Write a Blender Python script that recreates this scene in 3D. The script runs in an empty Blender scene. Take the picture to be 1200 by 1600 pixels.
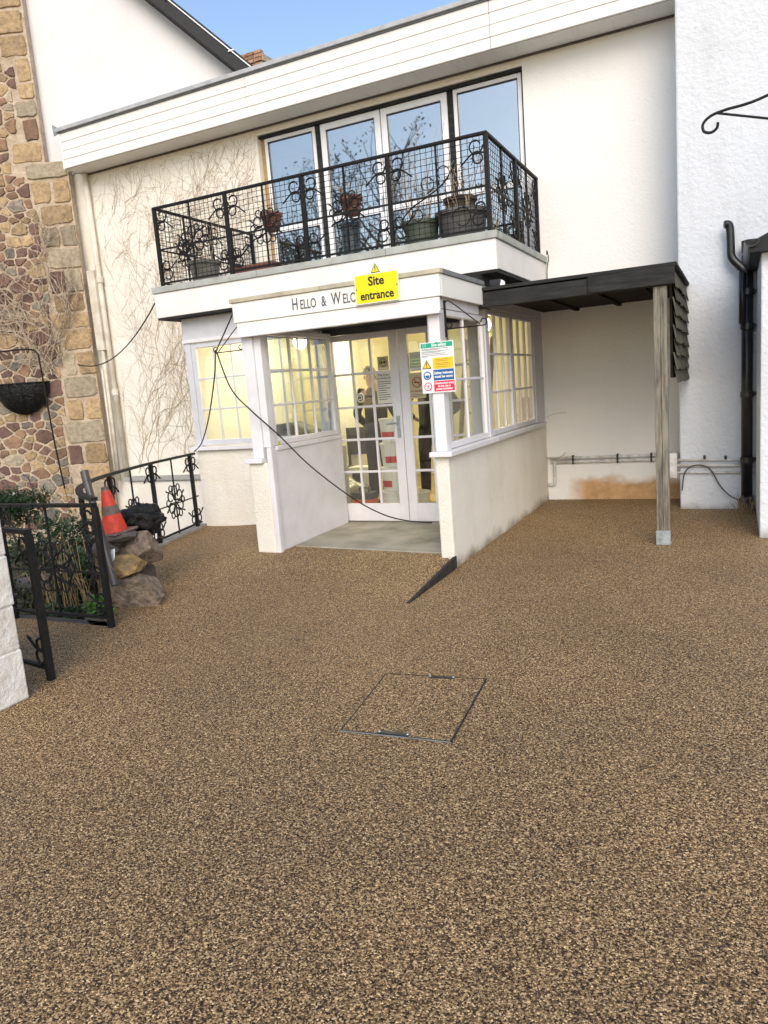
import bpy, bmesh, math, random
from mathutils import Vector, Matrix
from mathutils.geometry import delaunay_2d_cdt
R = math.radians
PI = math.pi
rnd = random.Random(7)
scene = bpy.context.scene
COL = scene.collection

# ------------------------------------------------------------------ camera
CAM_H = 1.6
cam_data = bpy.data.cameras.new('camera')
cam = bpy.data.objects.new('camera', cam_data)
COL.objects.link(cam)
yaw, pitch, roll = R(25.986), R(-9.4617), R(-4.5109)
fwd = Vector((-math.sin(yaw)*math.cos(pitch), math.cos(yaw)*math.cos(pitch), math.sin(pitch)))
rgt = Vector((math.cos(yaw), math.sin(yaw), 0.0))
upv = rgt.cross(fwd)
rr = rgt*math.cos(roll) + upv*math.sin(roll)
uu = upv*math.cos(roll) - rgt*math.sin(roll)
cam.matrix_world = Matrix(((rr.x, uu.x, -fwd.x, 0), (rr.y, uu.y, -fwd.y, 0), (rr.z, uu.z, -fwd.z, CAM_H), (0, 0, 0, 1)))
cam_data.sensor_fit = 'VERTICAL'
cam_data.sensor_height = 24.0
cam_data.lens = 24.0*1148.83/1600.0
cam_data.clip_end = 500
scene.camera = cam

# ------------------------------------------------------------------ sky, sun, exposure
SUN_EL, SUN_AZ = 36.0, 156.0          # azimuth clockwise from +Y; thin cloud spreads the sun, so the yard has only soft shadows
world = bpy.data.worlds.new('World'); scene.world = world; world.use_nodes = True
wn = world.node_tree.nodes; wl = world.node_tree.links
for n in list(wn): wn.remove(n)
wo = wn.new('ShaderNodeOutputWorld'); wb = wn.new('ShaderNodeBackground'); ws = wn.new('ShaderNodeTexSky')
ws.sky_type = 'NISHITA'; ws.sun_disc = False
ws.sun_elevation = R(SUN_EL); ws.sun_rotation = R(SUN_AZ)
ws.air_density = 1.0; ws.dust_density = 1.0; ws.ozone_density = 0.6
wb.inputs['Strength'].default_value = 0.145
wl.new(ws.outputs[0], wb.inputs[0]); wl.new(wb.outputs[0], wo.inputs[0])
sun_data = bpy.data.lights.new('sun', 'SUN'); sun_data.energy = 1.4; sun_data.angle = R(40); sun_data.color = (1.0, 0.89, 0.745)
sun = bpy.data.objects.new('sun', sun_data); COL.objects.link(sun)
sd = Vector((math.sin(R(SUN_AZ))*math.cos(R(SUN_EL)), math.cos(R(SUN_AZ))*math.cos(R(SUN_EL)), math.sin(R(SUN_EL))))
sun.rotation_euler = (-sd).to_track_quat('-Z', 'Y').to_euler()
sun.location = sd*40
vs = scene.view_settings
vs.view_transform = 'Standard'; vs.look = 'None'; vs.exposure = 0.78; vs.gamma = 1.0; vs.use_curve_mapping = False
scene.cycles.use_denoising = True
scene.cycles.max_bounces = 8
scene.cycles.diffuse_bounces = 4
scene.cycles.transparent_max_bounces = 16
scene.cycles.sample_clamp_indirect = 6.0

# ------------------------------------------------------------------ materials
M = {}
def _new(name):
    m = bpy.data.materials.new(name); m.use_nodes = True; M[name] = m
    nt = m.node_tree; b = nt.nodes['Principled BSDF']
    return m, nt, b
def _n(nt, t, **kw):
    n = nt.nodes.new(t)
    for k, v in kw.items(): setattr(n, k, v)
    return n
def _coord(nt, kind='pos', scale=(1, 1, 1)):
    if kind == 'pos':
        g = _n(nt, 'ShaderNodeNewGeometry'); o = g.outputs['Position']
    else:
        g = _n(nt, 'ShaderNodeTexCoord'); o = g.outputs['Object']
    mp = _n(nt, 'ShaderNodeMapping'); mp.inputs['Scale'].default_value = scale
    nt.links.new(o, mp.inputs['Vector'])
    return mp.outputs['Vector']
def _noise(nt, vec, scale, detail=4, rough=0.55):
    n = _n(nt, 'ShaderNodeTexNoise'); n.inputs['Scale'].default_value = scale
    n.inputs['Detail'].default_value = detail; n.inputs['Roughness'].default_value = rough
    nt.links.new(vec, n.inputs['Vector']); return n.outputs[0]
def _ramp(nt, fac, stops):
    r = _n(nt, 'ShaderNodeValToRGB'); cr = r.color_ramp
    while len(cr.elements) < len(stops): cr.elements.new(0.5)
    for e, (p, c) in zip(cr.elements, stops):
        e.position = p; e.color = (c, c, c, 1) if isinstance(c, (int, float)) else (*c, 1)
    nt.links.new(fac, r.inputs[0]); return r.outputs[0]
def _mix(nt, fac, a, b, mode='MIX'):
    m = _n(nt, 'ShaderNodeMix', data_type='RGBA', blend_type=mode)
    for s, v in ((0, fac), (6, a), (7, b)):
        if hasattr(v, 'is_linked') or hasattr(v, 'links'): nt.links.new(v, m.inputs[s])
        else: m.inputs[s].default_value = v if s == 0 else (*v, 1)
    return m.outputs[2]
def _math(nt, op, a, b=0.0, clamp=False):
    m = _n(nt, 'ShaderNodeMath', operation=op, use_clamp=clamp)
    for i, v in ((0, a), (1, b)):
        if hasattr(v, 'links'): nt.links.new(v, m.inputs[i])
        else: m.inputs[i].default_value = v
    return m.outputs[0]
def _bump(nt, b, height, strength, dist=0.01):
    n = _n(nt, 'ShaderNodeBump'); n.inputs['Strength'].default_value = strength; n.inputs['Distance'].default_value = dist
    nt.links.new(height, n.inputs['Height']); nt.links.new(n.outputs[0], b.inputs['Normal'])

def paint(name, col, col2=None, rough=0.5, scale=6.0, bump=0.0, bscale=40, bdist=0.004, amount=1.0, metallic=0.0, spec=0.5, kind='pos', rand=0.0, sc=(1, 1, 1), rp=(0.38, 0.72)):
    """a coat of one colour with blotches of a second one, and fine relief"""
    m, nt, b = _new(name)
    v = _coord(nt, kind, sc)
    c2 = col2 or tuple(c*0.8 for c in col)
    f = _ramp(nt, _noise(nt, v, scale, 6, 0.6), [(rp[0], 0.0), (rp[1], amount)])
    c = _mix(nt, f, col, c2)
    if rand:
        oi = _n(nt, 'ShaderNodeObjectInfo')
        hs = _n(nt, 'ShaderNodeHueSaturation')
        nt.links.new(_math(nt, 'ADD', _math(nt, 'MULTIPLY', oi.outputs['Random'], 2*rand), 1.0-rand), hs.inputs['Value'])
        nt.links.new(c, hs.inputs['Color']); c = hs.outputs[0]
    nt.links.new(c, b.inputs['Base Color'])
    b.inputs['Roughness'].default_value = rough; b.inputs['Metallic'].default_value = metallic
    b.inputs['Specular IOR Level'].default_value = spec
    if bump: _bump(nt, b, _noise(nt, v, bscale, 5, 0.65), bump, bdist)
    return m

def render_wall(name, col, dirt, bump, bscale, low=None, streak=0.35):
    """painted masonry render: coarse relief, faint rain streaks, grime with its own shape"""
    m, nt, b = _new(name)
    v = _coord(nt)
    st = _coord(nt, 'pos', (3.0, 3.0, 0.35))
    f1 = _ramp(nt, _noise(nt, v, 1.3, 8, 0.62), [(0.46, 0.0), (0.8, 0.6)])
    f2 = _ramp(nt, _noise(nt, st, 2.2, 7, 0.65), [(0.52, 0.0), (0.8, streak)])
    c = _mix(nt, f1, col, dirt)
    c = _mix(nt, f2, c, tuple(x*0.8 for x in dirt))
    f3 = _ramp(nt, _noise(nt, v, 24, 3, 0.5), [(0.66, 0.0), (0.78, 0.22)])
    c = _mix(nt, f3, c, tuple(x*0.55 for x in dirt))
    if low:      # (z0, z1, colour, xmin, xmax): bare patch near the ground with a ragged edge
        z0, z1, lc, xa, xb = low
        g = _n(nt, 'ShaderNodeNewGeometry'); sp = _n(nt, 'ShaderNodeSeparateXYZ'); nt.links.new(g.outputs['Position'], sp.inputs[0])
        rag = _math(nt, 'MULTIPLY', _math(nt, 'SUBTRACT', _noise(nt, v, 2.6, 6, 0.6), 0.5), 0.34)
        zz = _math(nt, 'ADD', sp.outputs['Z'], rag)
        k = _n(nt, 'ShaderNodeMapRange'); k.inputs[1].default_value = z1; k.inputs[2].default_value = z0; nt.links.new(zz, k.inputs[0])
        k.interpolation_type = 'SMOOTHSTEP'
        kx = _n(nt, 'ShaderNodeMapRange'); kx.inputs[1].default_value = xa; kx.inputs[2].default_value = xa+0.25
        nt.links.new(_math(nt, 'ADD', sp.outputs['X'], rag), kx.inputs[0])
        lc2 = _mix(nt, _ramp(nt, _noise(nt, v, 7, 7, 0.7), [(0.35, 0.0), (0.7, 1.0)]), lc, tuple(x*0.62 for x in lc))
        c = _mix(nt, _math(nt, 'MULTIPLY', k.outputs[0], kx.outputs[0], True), c, lc2)
    nt.links.new(c, b.inputs['Base Color'])
    b.inputs['Roughness'].default_value = 0.85; b.inputs['Specular IOR Level'].default_value = 0.25
    h = _math(nt, 'ADD', _noise(nt, v, bscale, 4, 0.6), _math(nt, 'MULTIPLY', _noise(nt, v, 3.5, 3, 0.5), 1.2))
    _bump(nt, b, h, bump, 0.012)
    return m

render_wall('render_cream', (0.815, 0.775, 0.69), (0.68, 0.58, 0.43), 0.9, 42, streak=0.2)
render_wall('render_white', (0.805, 0.79, 0.76), (0.76, 0.735, 0.69), 0.5, 34, streak=0.12, low=(0.20, 0.33, (0.60, 0.37, 0.18), -2.0, 0))
render_wall('render_cool', (0.66, 0.685, 0.72), (0.58, 0.60, 0.62), 0.95, 24, low=(-0.08, 0.12, (0.34, 0.31, 0.27), -99, 0))
render_wall('render_gable', (0.69, 0.685, 0.69), (0.63, 0.615, 0.59), 0.35, 30, streak=0.15)
render_wall('render_pier', (0.81, 0.77, 0.68), (0.66, 0.59, 0.46), 0.9, 75, streak=0.18, low=(-0.06, 0.13, (0.30, 0.235, 0.15), -99, 0))
paint('pillar_white', (0.80, 0.78, 0.73), (0.62, 0.57, 0.48), 0.8, 9, 0.9, 14, 0.02)
paint('fascia_white', (0.80, 0.785, 0.745), (0.42, 0.38, 0.28), 0.5, 2.4, 0.12, 60, sc=(5, 1, 1.1), amount=0.28, rp=(0.50, 0.85))
paint('balcony_white', (0.82, 0.79, 0.76), (0.70, 0.66, 0.60), 0.5, 2.2, 0.1, 30, amount=0.8)
paint('frame_white', (0.74, 0.72, 0.74), (0.62, 0.60, 0.61), 0.4, 5, 0.08, 60, amount=0.7)
paint('frame_grey', (0.58, 0.58, 0.61), (0.48, 0.48, 0.50), 0.45, 5, 0.08, 60, amount=0.7)
paint('upvc', (0.80, 0.80, 0.82), (0.72, 0.72, 0.72), 0.3, 4)
paint('coping_grey', (0.42, 0.43, 0.40), (0.30, 0.31, 0.27), 0.75, 7, 0.3, 40)
paint('lead', (0.14, 0.15, 0.16), (0.22, 0.23, 0.24), 0.6, 9, 0.2, 20)
paint('cap_cream', (0.52, 0.48, 0.36), (0.34, 0.31, 0.22), 0.7, 8, 0.3, 40)
paint('roof_trim', (0.45, 0.46, 0.47), (0.33, 0.34, 0.34), 0.6, 8)
paint('iron', (0.008, 0.009, 0.010), (0.020, 0.016, 0.013), 0.55, 24, 0.3, 90, 0.002, spec=0.22)
paint('black_paint', (0.008, 0.009, 0.011), (0.016, 0.016, 0.017), 0.5, 9, 0.1, 30, spec=0.25)
paint('brick_buff', (0.46, 0.27, 0.17), (0.26, 0.15, 0.10), 0.9, 14, 0.6, 40, 0.01, rand=0.3)
paint('black_plastic', (0.010, 0.010, 0.011), (0.025, 0.025, 0.026), 0.32, 12)
paint('cable_black', (0.012, 0.012, 0.012), None, 0.5)
paint('pipe_cream', (0.72, 0.67, 0.56), (0.50, 0.43, 0.32), 0.5, 5)
paint('pipe_white', (0.72, 0.72, 0.72), (0.40, 0.36, 0.30), 0.5, 9)
paint('pipe_grey', (0.07, 0.062, 0.058), (0.04, 0.036, 0.034), 0.4, 8)
paint('timber_grey', (0.25, 0.225, 0.175), (0.05, 0.045, 0.035), 0.85, 5.0, 0.6, 18, 0.008, sc=(9, 9, 0.9))
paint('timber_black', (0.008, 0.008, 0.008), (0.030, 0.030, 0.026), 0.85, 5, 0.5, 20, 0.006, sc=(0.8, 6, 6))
paint('timber_brown', (0.022, 0.015, 0.012), (0.010, 0.008, 0.007), 0.9, 6, 0.3, 20, spec=0.2)
paint('header_shade', (0.075, 0.078, 0.09), (0.05, 0.05, 0.055), 0.6, 6)  # grey with the shade under the porch roof put into the colour
paint('shingle', (0.085, 0.080, 0.058), (0.032, 0.030, 0.022), 0.85, 7, 0.7, 22, 0.006, rand=0.28, sc=(6, 6, 1))
paint('galvanised', (0.42, 0.47, 0.48), (0.24, 0.27, 0.27), 0.5, 22, metallic=0.55)
paint('concrete', (0.36, 0.33, 0.27), (0.20, 0.19, 0.14), 0.9, 3.2, 0.4, 30, 0.006)
paint('kerb', (0.40, 0.39, 0.36), (0.25, 0.24, 0.21), 0.9, 7, 0.4, 30, 0.006)
paint('mortar', (0.58, 0.47, 0.35), (0.36, 0.275, 0.19), 0.95, 7, 1.0, 22, 0.03)
paint('stone_tan', (0.47, 0.33, 0.18), (0.24, 0.17, 0.10), 0.9, 13, 1.0, 20, 0.03, rand=0.28)
paint('stone_buff', (0.42, 0.35, 0.25), (0.24, 0.20, 0.13), 0.9, 12, 1.0, 20, 0.03, rand=0.25)
paint('stone_grey', (0.27, 0.23, 0.18), (0.14, 0.12, 0.10), 0.9, 12, 1.0, 22, 0.03, rand=0.3)
paint('stone_plum', (0.20, 0.115, 0.085), (0.10, 0.062, 0.05), 0.85, 10, 0.9, 24, 0.02, rand=0.3)
paint('stone_rust', (0.29, 0.175, 0.105), (0.15, 0.095, 0.065), 0.9, 9, 0.9, 24, 0.02, rand=0.25)
paint('rock_gold', (0.46, 0.30, 0.12), (0.12, 0.09, 0.055), 0.9, 13, 1.0, 22, 0.05)
paint('rock_grey', (0.33, 0.25, 0.18), (0.09, 0.07, 0.05), 0.9, 16, 1.0, 24, 0.05)
paint('rock_dark', (0.13, 0.105, 0.09), (0.07, 0.06, 0.055), 0.9, 9, 0.8, 20, 0.02)
paint('slate', (0.018, 0.018, 0.02), (0.035, 0.034, 0.033), 0.8, 9, 0.5, 20, 0.01)
paint('edging_black', (0.012, 0.011, 0.010), (0.04, 0.036, 0.03), 0.8, 14, 0.4, 40)
paint('brick_red', (0.30, 0.12, 0.07), (0.18, 0.08, 0.05), 0.9, 12, 0.6, 40, 0.01, rand=0.25)
paint('soil', (0.028, 0.022, 0.016), (0.05, 0.04, 0.03), 0.95, 9, 0.9, 30, 0.03)
paint('vine', (0.47, 0.38, 0.27), (0.29, 0.215, 0.15), 0.9, 20)
paint('vine_pale', (0.42, 0.34, 0.25), (0.25, 0.19, 0.13), 0.9, 20)
paint('leaf_dark', (0.030, 0.060, 0.022), (0.015, 0.032, 0.014), 0.6, 9)
paint('leaf_bright', (0.085, 0.20, 0.022), (0.04, 0.11, 0.02), 0.6, 9)
paint('leaf_olive', (0.075, 0.080, 0.035), (0.04, 0.05, 0.02), 0.7, 9)
paint('straw', (0.30, 0.22, 0.11), (0.16, 0.11, 0.06), 0.9, 9)
paint('bark', (0.09, 0.065, 0.045), (0.05, 0.038, 0.028), 0.95, 9, 0.6, 20)
paint('pot_terracotta', (0.26, 0.115, 0.075), (0.14, 0.07, 0.055), 0.8, 9, 0.2)
paint('pot_green', (0.10, 0.13, 0.10), (0.07, 0.085, 0.065), 0.55, 9)
paint('pot_grey', (0.085, 0.083, 0.082), (0.13, 0.125, 0.12), 0.6, 9, 0.2)
paint('pot_drab', (0.19, 0.19, 0.16), (0.12, 0.12, 0.10), 0.7, 9)
paint('pot_blue', (0.03, 0.055, 0.07), (0.11, 0.15, 0.17), 0.2, 16)
paint('cone_red', (0.72, 0.05, 0.018), (0.36, 0.035, 0.02), 0.5, 14, 0.1)
paint('cone_band', (0.115, 0.07, 0.05), (0.20, 0.15, 0.12), 0.6, 14)
paint('bag', (0.006, 0.006, 0.006), (0.010, 0.010, 0.010), 0.38, 10, 0.9, 22, 0.03, spec=0.3)
paint('sign_white', (0.80, 0.80, 0.80), (0.76, 0.76, 0.75), 0.35, 3)
paint('sign_yellow', (0.86, 0.72, 0.0), (0.80, 0.66, 0.0), 0.35, 3)
paint('sign_amber', (0.90, 0.56, 0.01), (0.82, 0.52, 0.01), 0.35, 3)
paint('sign_green', (0.0, 0.36, 0.22), (0.0, 0.33, 0.20), 0.35, 3)
paint('sign_blue', (0.005, 0.10, 0.30), (0.005, 0.09, 0.27), 0.35, 3)
paint('sign_red', (0.74, 0.01, 0.06), (0.68, 0.01, 0.055), 0.35, 3)
paint('sign_ink', (0.012, 0.012, 0.014), None, 0.5)
paint('sign_grey', (0.10, 0.10, 0.11), None, 0.5)
paint('paper', (0.72, 0.70, 0.62), (0.66, 0.63, 0.54), 0.7, 5)
paint('card_tan', (0.52, 0.45, 0.26), (0.46, 0.40, 0.24), 0.6, 5)
paint('print_red', (0.42, 0.07, 0.03), None, 0.5)
paint('led_green', (0.03, 0.11, 0.01), (0.02, 0.07, 0.01), 0.3, 30)
paint('int_wall', (0.80, 0.74, 0.50), (0.72, 0.66, 0.42), 0.7, 2)
paint('int_white', (0.78, 0.74, 0.58), (0.70, 0.66, 0.50), 0.5, 3)
paint('int_floor', (0.55, 0.44, 0.22), (0.36, 0.27, 0.13), 0.5, 2.2)
paint('int_dark', (0.03, 0.03, 0.028), (0.06, 0.055, 0.045), 0.7, 8)
paint('int_up', (0.42, 0.33, 0.14), (0.30, 0.22, 0.10), 0.8, 2)
paint('wood_ply', (0.40, 0.26, 0.11), (0.28, 0.17, 0.07), 0.6, 5, sc=(1, 1, 6))
paint('bucket_white', (0.78, 0.76, 0.70), (0.70, 0.68, 0.60), 0.4, 6)
paint('bucket_red', (0.55, 0.02, 0.03), (0.48, 0.02, 0.03), 0.4, 6)
paint('tool_orange', (0.72, 0.10, 0.02), (0.55, 0.08, 0.02), 0.45, 6)
paint('foil', (0.62, 0.60, 0.52), (0.35, 0.33, 0.28), 0.25, 14, 0.8, 20, 0.03, metallic=0.5)
paint('skin', (0.48, 0.29, 0.20), (0.42, 0.24, 0.17), 0.6, 14)
paint('hair_grey', (0.22, 0.20, 0.18), (0.12, 0.11, 0.10), 0.8, 40)
paint('hair_dark', (0.035, 0.025, 0.02), (0.05, 0.04, 0.03), 0.8, 40)
paint('jacket', (0.022, 0.022, 0.025), (0.06, 0.055, 0.05), 0.85, 7, 0.4, 10, 0.03)
paint('trousers', (0.020, 0.021, 0.025), (0.045, 0.042, 0.038), 0.9, 7, 0.4, 10, 0.03)
paint('camo', (0.060, 0.066, 0.040), (0.025, 0.026, 0.018), 0.9, 9, 0.4, 10, 0.03)
paint('shoe', (0.05, 0.035, 0.02), (0.02, 0.016, 0.012), 0.6, 9)
paint('hand_yellow', (0.45, 0.50, 0.03), (0.38, 0.42, 0.03), 0.6, 9)

def glass(name, refl, tint=(0.92, 0.95, 0.95), rough=0.02):
    m, nt, b = _new(name); nt.nodes.remove(b)
    out = nt.nodes['Material Output']
    t = _n(nt, 'ShaderNodeBsdfTransparent'); t.inputs[0].default_value = (*tint, 1)
    g = _n(nt, 'ShaderNodeBsdfGlossy'); g.inputs['Roughness'].default_value = rough; g.inputs[0].default_value = (1.0, 0.95, 0.88, 1)
    lw = _n(nt, 'ShaderNodeLayerWeight'); lw.inputs[0].default_value = 0.5
    fac = _math(nt, 'ADD', _math(nt, 'MULTIPLY', _math(nt, 'POWER', lw.outputs['Facing'], 4.0), 1.0-refl), refl, True)
    v = _coord(nt); bn = _n(nt, 'ShaderNodeBump'); bn.inputs['Strength'].default_value = 0.04; bn.inputs['Distance'].default_value = 0.02
    nt.links.new(_noise(nt, v, 1.6, 2, 0.5), bn.inputs['Height']); nt.links.new(bn.outputs[0], g.inputs['Normal'])
    mx = _n(nt, 'ShaderNodeMixShader'); nt.links.new(fac, mx.inputs[0]); nt.links.new(t.outputs[0], mx.inputs[1]); nt.links.new(g.outputs[0], mx.inputs[2])
    nt.links.new(mx.outputs[0], out.inputs[0]); return m
glass('glass_up', 0.42, (0.75, 0.80, 0.80))
glass('glass_low', 0.06)
def emit(name, col, s):
    m, nt, b = _new(name)
    b.inputs['Base Color'].default_value = (*col, 1); b.inputs['Emission Color'].default_value = (*col, 1); b.inputs['Emission Strength'].default_value = s
emit('lamp_glow', (1.0, 0.90, 0.60), 10.0)
emit('led_text', (0.16, 0.5, 0.05), 0.05)

def resin(name):
    m, nt, b = _new(name)
    v = _coord(nt)
    vo = _n(nt, 'ShaderNodeTexVoronoi'); vo.inputs['Scale'].default_value = 200; nt.links.new(v, vo.inputs['Vector'])
    sp = _n(nt, 'ShaderNodeSeparateColor'); nt.links.new(vo.outputs['Color'], sp.inputs[0])
    c = _ramp(nt, sp.outputs[0], [(0.0, (0.016, 0.010, 0.006)), (0.26, (0.064, 0.039, 0.021)), (0.42, (0.160, 0.105, 0.055)), (0.66, (0.285, 0.200, 0.110)), (0.88, (0.45, 0.340, 0.205)), (1.0, (0.62, 0.50, 0.34))])
    # clusters of light and dark aggregate
    f = _ramp(nt, _noise(nt, v, 75, 3, 0.6), [(0.36, 0.46), (0.64, 1.42)])
    c = _mix(nt, 1.0, c, f, 'MULTIPLY')
    f2 = _ramp(nt, _noise(nt, v, 0.7, 5, 0.6), [(0.3, (0.98, 0.89, 0.76)), (0.7, (1.34, 1.20, 0.98))])
    c = _mix(nt, 1.0, c, f2, 'MULTIPLY')
    st = _ramp(nt, _noise(nt, _coord(nt, 'pos', (1.0, 0.35, 1.0)), 2.3, 6, 0.65), [(0.40, 1.0), (0.62, 1.0), (0.74, 0.80)])
    c = _mix(nt, 1.0, c, st, 'MULTIPLY')
    nt.links.new(c, b.inputs['Base Color'])
    b.inputs['Roughness'].default_value = 0.6; b.inputs['Specular IOR Level'].default_value = 0.25
    d = _math(nt, 'SUBTRACT', 1.0, vo.outputs['Distance'])
    _bump(nt, b, d, 0.8, 0.004)
resin('resin_gravel')

# ------------------------------------------------------------------ mesh helpers
ROOTLOC = {}
class MB:
    def __init__(s): s.v = []; s.f = []; s.mi = []; s.cur = 0
    def add(s, vs_, fs):
        o = len(s.v); s.v += [tuple(p) for p in vs_]; s.f += [tuple(i+o for i in f) for f in fs]; s.mi += [s.cur]*len(fs); return s
    def box(s, x0, x1, y0, y1, z0, z1):
        return s.add([(x0, y0, z0), (x1, y0, z0), (x1, y1, z0), (x0, y1, z0), (x0, y0, z1), (x1, y0, z1), (x1, y1, z1), (x0, y1, z1)],
                     [(3, 2, 1, 0), (4, 5, 6, 7), (0, 1, 5, 4), (1, 2, 6, 5), (2, 3, 7, 6), (3, 0, 4, 7)])
    def obox(s, c, ax, ay, az):       # centre and three half-axis vectors
        c, ax, ay, az = map(Vector, (c, ax, ay, az))
        vs_ = [c+ax*i+ay*j+az*k for (i, j, k) in ((-1, -1, -1), (1, -1, -1), (1, 1, -1), (-1, 1, -1), (-1, -1, 1), (1, -1, 1), (1, 1, 1), (-1, 1, 1))]
        return s.add(vs_, [(3, 2, 1, 0), (4, 5, 6, 7), (0, 1, 5, 4), (1, 2, 6, 5), (2, 3, 7, 6), (3, 0, 4, 7)])
    def bar(s, a, b, w, h, up=(0, 0, 1)):
        a, b = Vector(a), Vector(b); d = (b-a).normalized(); up = Vector(up)
        if abs(d.dot(up)) > 0.98: up = Vector((0, 1, 0))
        sd_ = d.cross(up).normalized(); u = sd_.cross(d)
        return s.obox((a+b)/2, (b-a)/2, sd_*w/2, u*h/2)
    def tube(s, pts, r, n=6, cap=True):
        pts = [Vector(p) for p in pts]; rs = r if isinstance(r, (list, tuple)) else [r]*len(pts)
        ref = Vector((0.13, 0.31, 0.94)); rings = []; prev = None
        for i, p in enumerate(pts):
            d = (pts[min(i+1, len(pts)-1)]-pts[max(i-1, 0)])
            d = d.normalized() if d.length > 1e-9 else Vector((0, 0, 1))
            a = (prev - d*prev.dot(d)) if prev is not None else d.cross(ref)
            if a.length < 1e-6: a = d.cross(Vector((1, 0, 0)))
            a.normalize(); prev = a; b = d.cross(a)
            rings.append([p+a*(rs[i]*math.cos(2*PI*k/n))+b*(rs[i]*math.sin(2*PI*k/n)) for k in range(n)])
        vs_ = [q for rg in rings for q in rg]; fs = []
        for i in range(len(rings)-1):
            for k in range(n): fs.append((i*n+k, i*n+(k+1) % n, (i+1)*n+(k+1) % n, (i+1)*n+k))
        if cap: fs.append(tuple(range(n-1, -1, -1))); fs.append(tuple((len(rings)-1)*n+k for k in range(n)))
        return s.add(vs_, fs)
    def lathe(s, c, prof, n=20, ax=None):    # prof: (radius, height)
        c = Vector(c); vs_ = []; fs = []
        for (r, h) in prof:
            for k in range(n):
                a = 2*PI*k/n; p = Vector((r*math.cos(a), r*math.sin(a), h))
                if ax is not None: p = ax @ p
                vs_.append(c+p)
        for i in range(len(prof)-1):
            for k in range(n): fs.append((i*n+k, i*n+(k+1) % n, (i+1)*n+(k+1) % n, (i+1)*n+k))
        fs.append(tuple(range(n-1, -1, -1))); fs.append(tuple((len(prof)-1)*n+k for k in range(n)))
        return s.add(vs_, fs)
    def prism(s, poly, a, b):          # poly: list of 3d points, swept from +a to +b
        a, b = Vector(a), Vector(b); n = len(poly); P = [Vector(p) for p in poly]
        return s.add([p+a for p in P]+[p+b for p in P], [tuple(range(n-1, -1, -1)), tuple(range(n, 2*n))]+[(i, (i+1) % n, n+(i+1) % n, n+i) for i in range(n)])
    def build(s, name, mat, parent=None, origin=None, bevel=0.0, smooth=False, seg=1):
        me = bpy.data.meshes.new(name)
        base = Vector(origin) if origin is not None else (ROOTLOC.get(parent.name, Vector()) if parent else Vector())
        me.from_pydata([tuple(Vector(p)-base) for p in s.v], [], s.f)
        for mm in (mat if isinstance(mat, (list, tuple)) else [mat]): me.materials.append(M[mm])
        if isinstance(mat, (list, tuple)): me.polygons.foreach_set('material_index', s.mi)
        if smooth: me.polygons.foreach_set('use_smooth', [True]*len(me.polygons))
        bm = bmesh.new(); bm.from_mesh(me); bmesh.ops.recalc_face_normals(bm, faces=bm.faces); bm.to_mesh(me); bm.free()
        o = bpy.data.objects.new(name, me); COL.objects.link(o)
        if parent:
            o.parent = parent; o.location = base-ROOTLOC[parent.name]
        else: o.location = base
        ROOTLOC[o.name] = base
        if bevel:
            bv = o.modifiers.new('edge', 'BEVEL'); bv.width = bevel; bv.segments = seg; bv.limit_method = 'ANGLE'; bv.angle_limit = R(40)
        return o
def tag(o, label, cat, group=None, kind=None):
    if label: o['label'] = label
    if cat: o['category'] = cat
    if group: o['group'] = group
    if kind: o['kind'] = kind
    return o
def thing(name, loc, label, cat, group=None):
    o = bpy.data.objects.new(name, None); o.empty_display_size = 0.1; COL.objects.link(o); o.location = loc
    ROOTLOC[o.name] = Vector(loc)
    return tag(o, label, cat, group)
def copy_part(o, delta, parent=None):
    c = o.copy(); COL.objects.link(c)
    if parent and parent != o.parent:
        c.parent = parent
        c.location = ROOTLOC[o.name]+Vector(delta)-ROOTLOC[parent.name]
    else: c.location = o.location+Vector(delta)
    ROOTLOC[c.name] = ROOTLOC[o.name]+Vector(delta)
    return c
def B(name, mat, parent, *bx, bevel=0.004, **kw):
    m = MB()
    for b in bx: m.box(*b)
    return m.build(name, mat, parent, bevel=bevel, **kw)
def text_mesh(name, s, size, origin, xdir, updir, mat, parent, bold=0.0, sx=1.0, align='CENTER', shear=0.0, thick=0.0008):
    cu = bpy.data.curves.new(name, 'FONT'); cu.body = s; cu.size = size; cu.align_x = align; cu.align_y = 'CENTER'
    cu.offset = bold; cu.extrude = thick; cu.shear = shear; cu.resolution_u = 3
    t = bpy.data.objects.new('tmp_text', cu); COL.objects.link(t)
    bpy.context.view_layer.update()
    me = bpy.data.meshes.new_from_object(t.evaluated_get(bpy.context.evaluated_depsgraph_get()))
    bpy.data.objects.remove(t); bpy.data.curves.remove(cu)
    x = Vector(xdir).normalized(); u = Vector(updir).normalized(); n = x.cross(u)
    mat4 = Matrix(((x.x*sx, u.x, n.x, 0), (x.y*sx, u.y, n.y, 0), (x.z*sx, u.z, n.z, 0), (0, 0, 0, 1)))
    me.transform(mat4); me.materials.clear(); me.materials.append(M[mat])
    o = bpy.data.objects.new(name, me); COL.objects.link(o)
    o.parent = parent; o.location = Vector(origin)-ROOTLOC[parent.name]; ROOTLOC[o.name] = Vector(origin)
    return o
def catenary(a, b, sag, n=24):
    a, b = Vector(a), Vector(b)
    return [a.lerp(b, i/n)-Vector((0, 0, sag*4*(i/n)*(1-i/n))) for i in range(n+1)]
def smooth_path(pts, n=8):
    P = [Vector(p) for p in pts]; out = []
    for i in range(len(P)-1):
        p0, p1, p2, p3 = P[max(i-1, 0)], P[i], P[i+1], P[min(i+2, len(P)-1)]
        for k in range(n):
            t = k/n
            out.append(0.5*((2*p1)+(p2-p0)*t+(2*p0-5*p1+4*p2-p3)*t*t+(3*p1-p0-3*p2+p3)*t**3))
    out.append(P[-1]); return out

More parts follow.
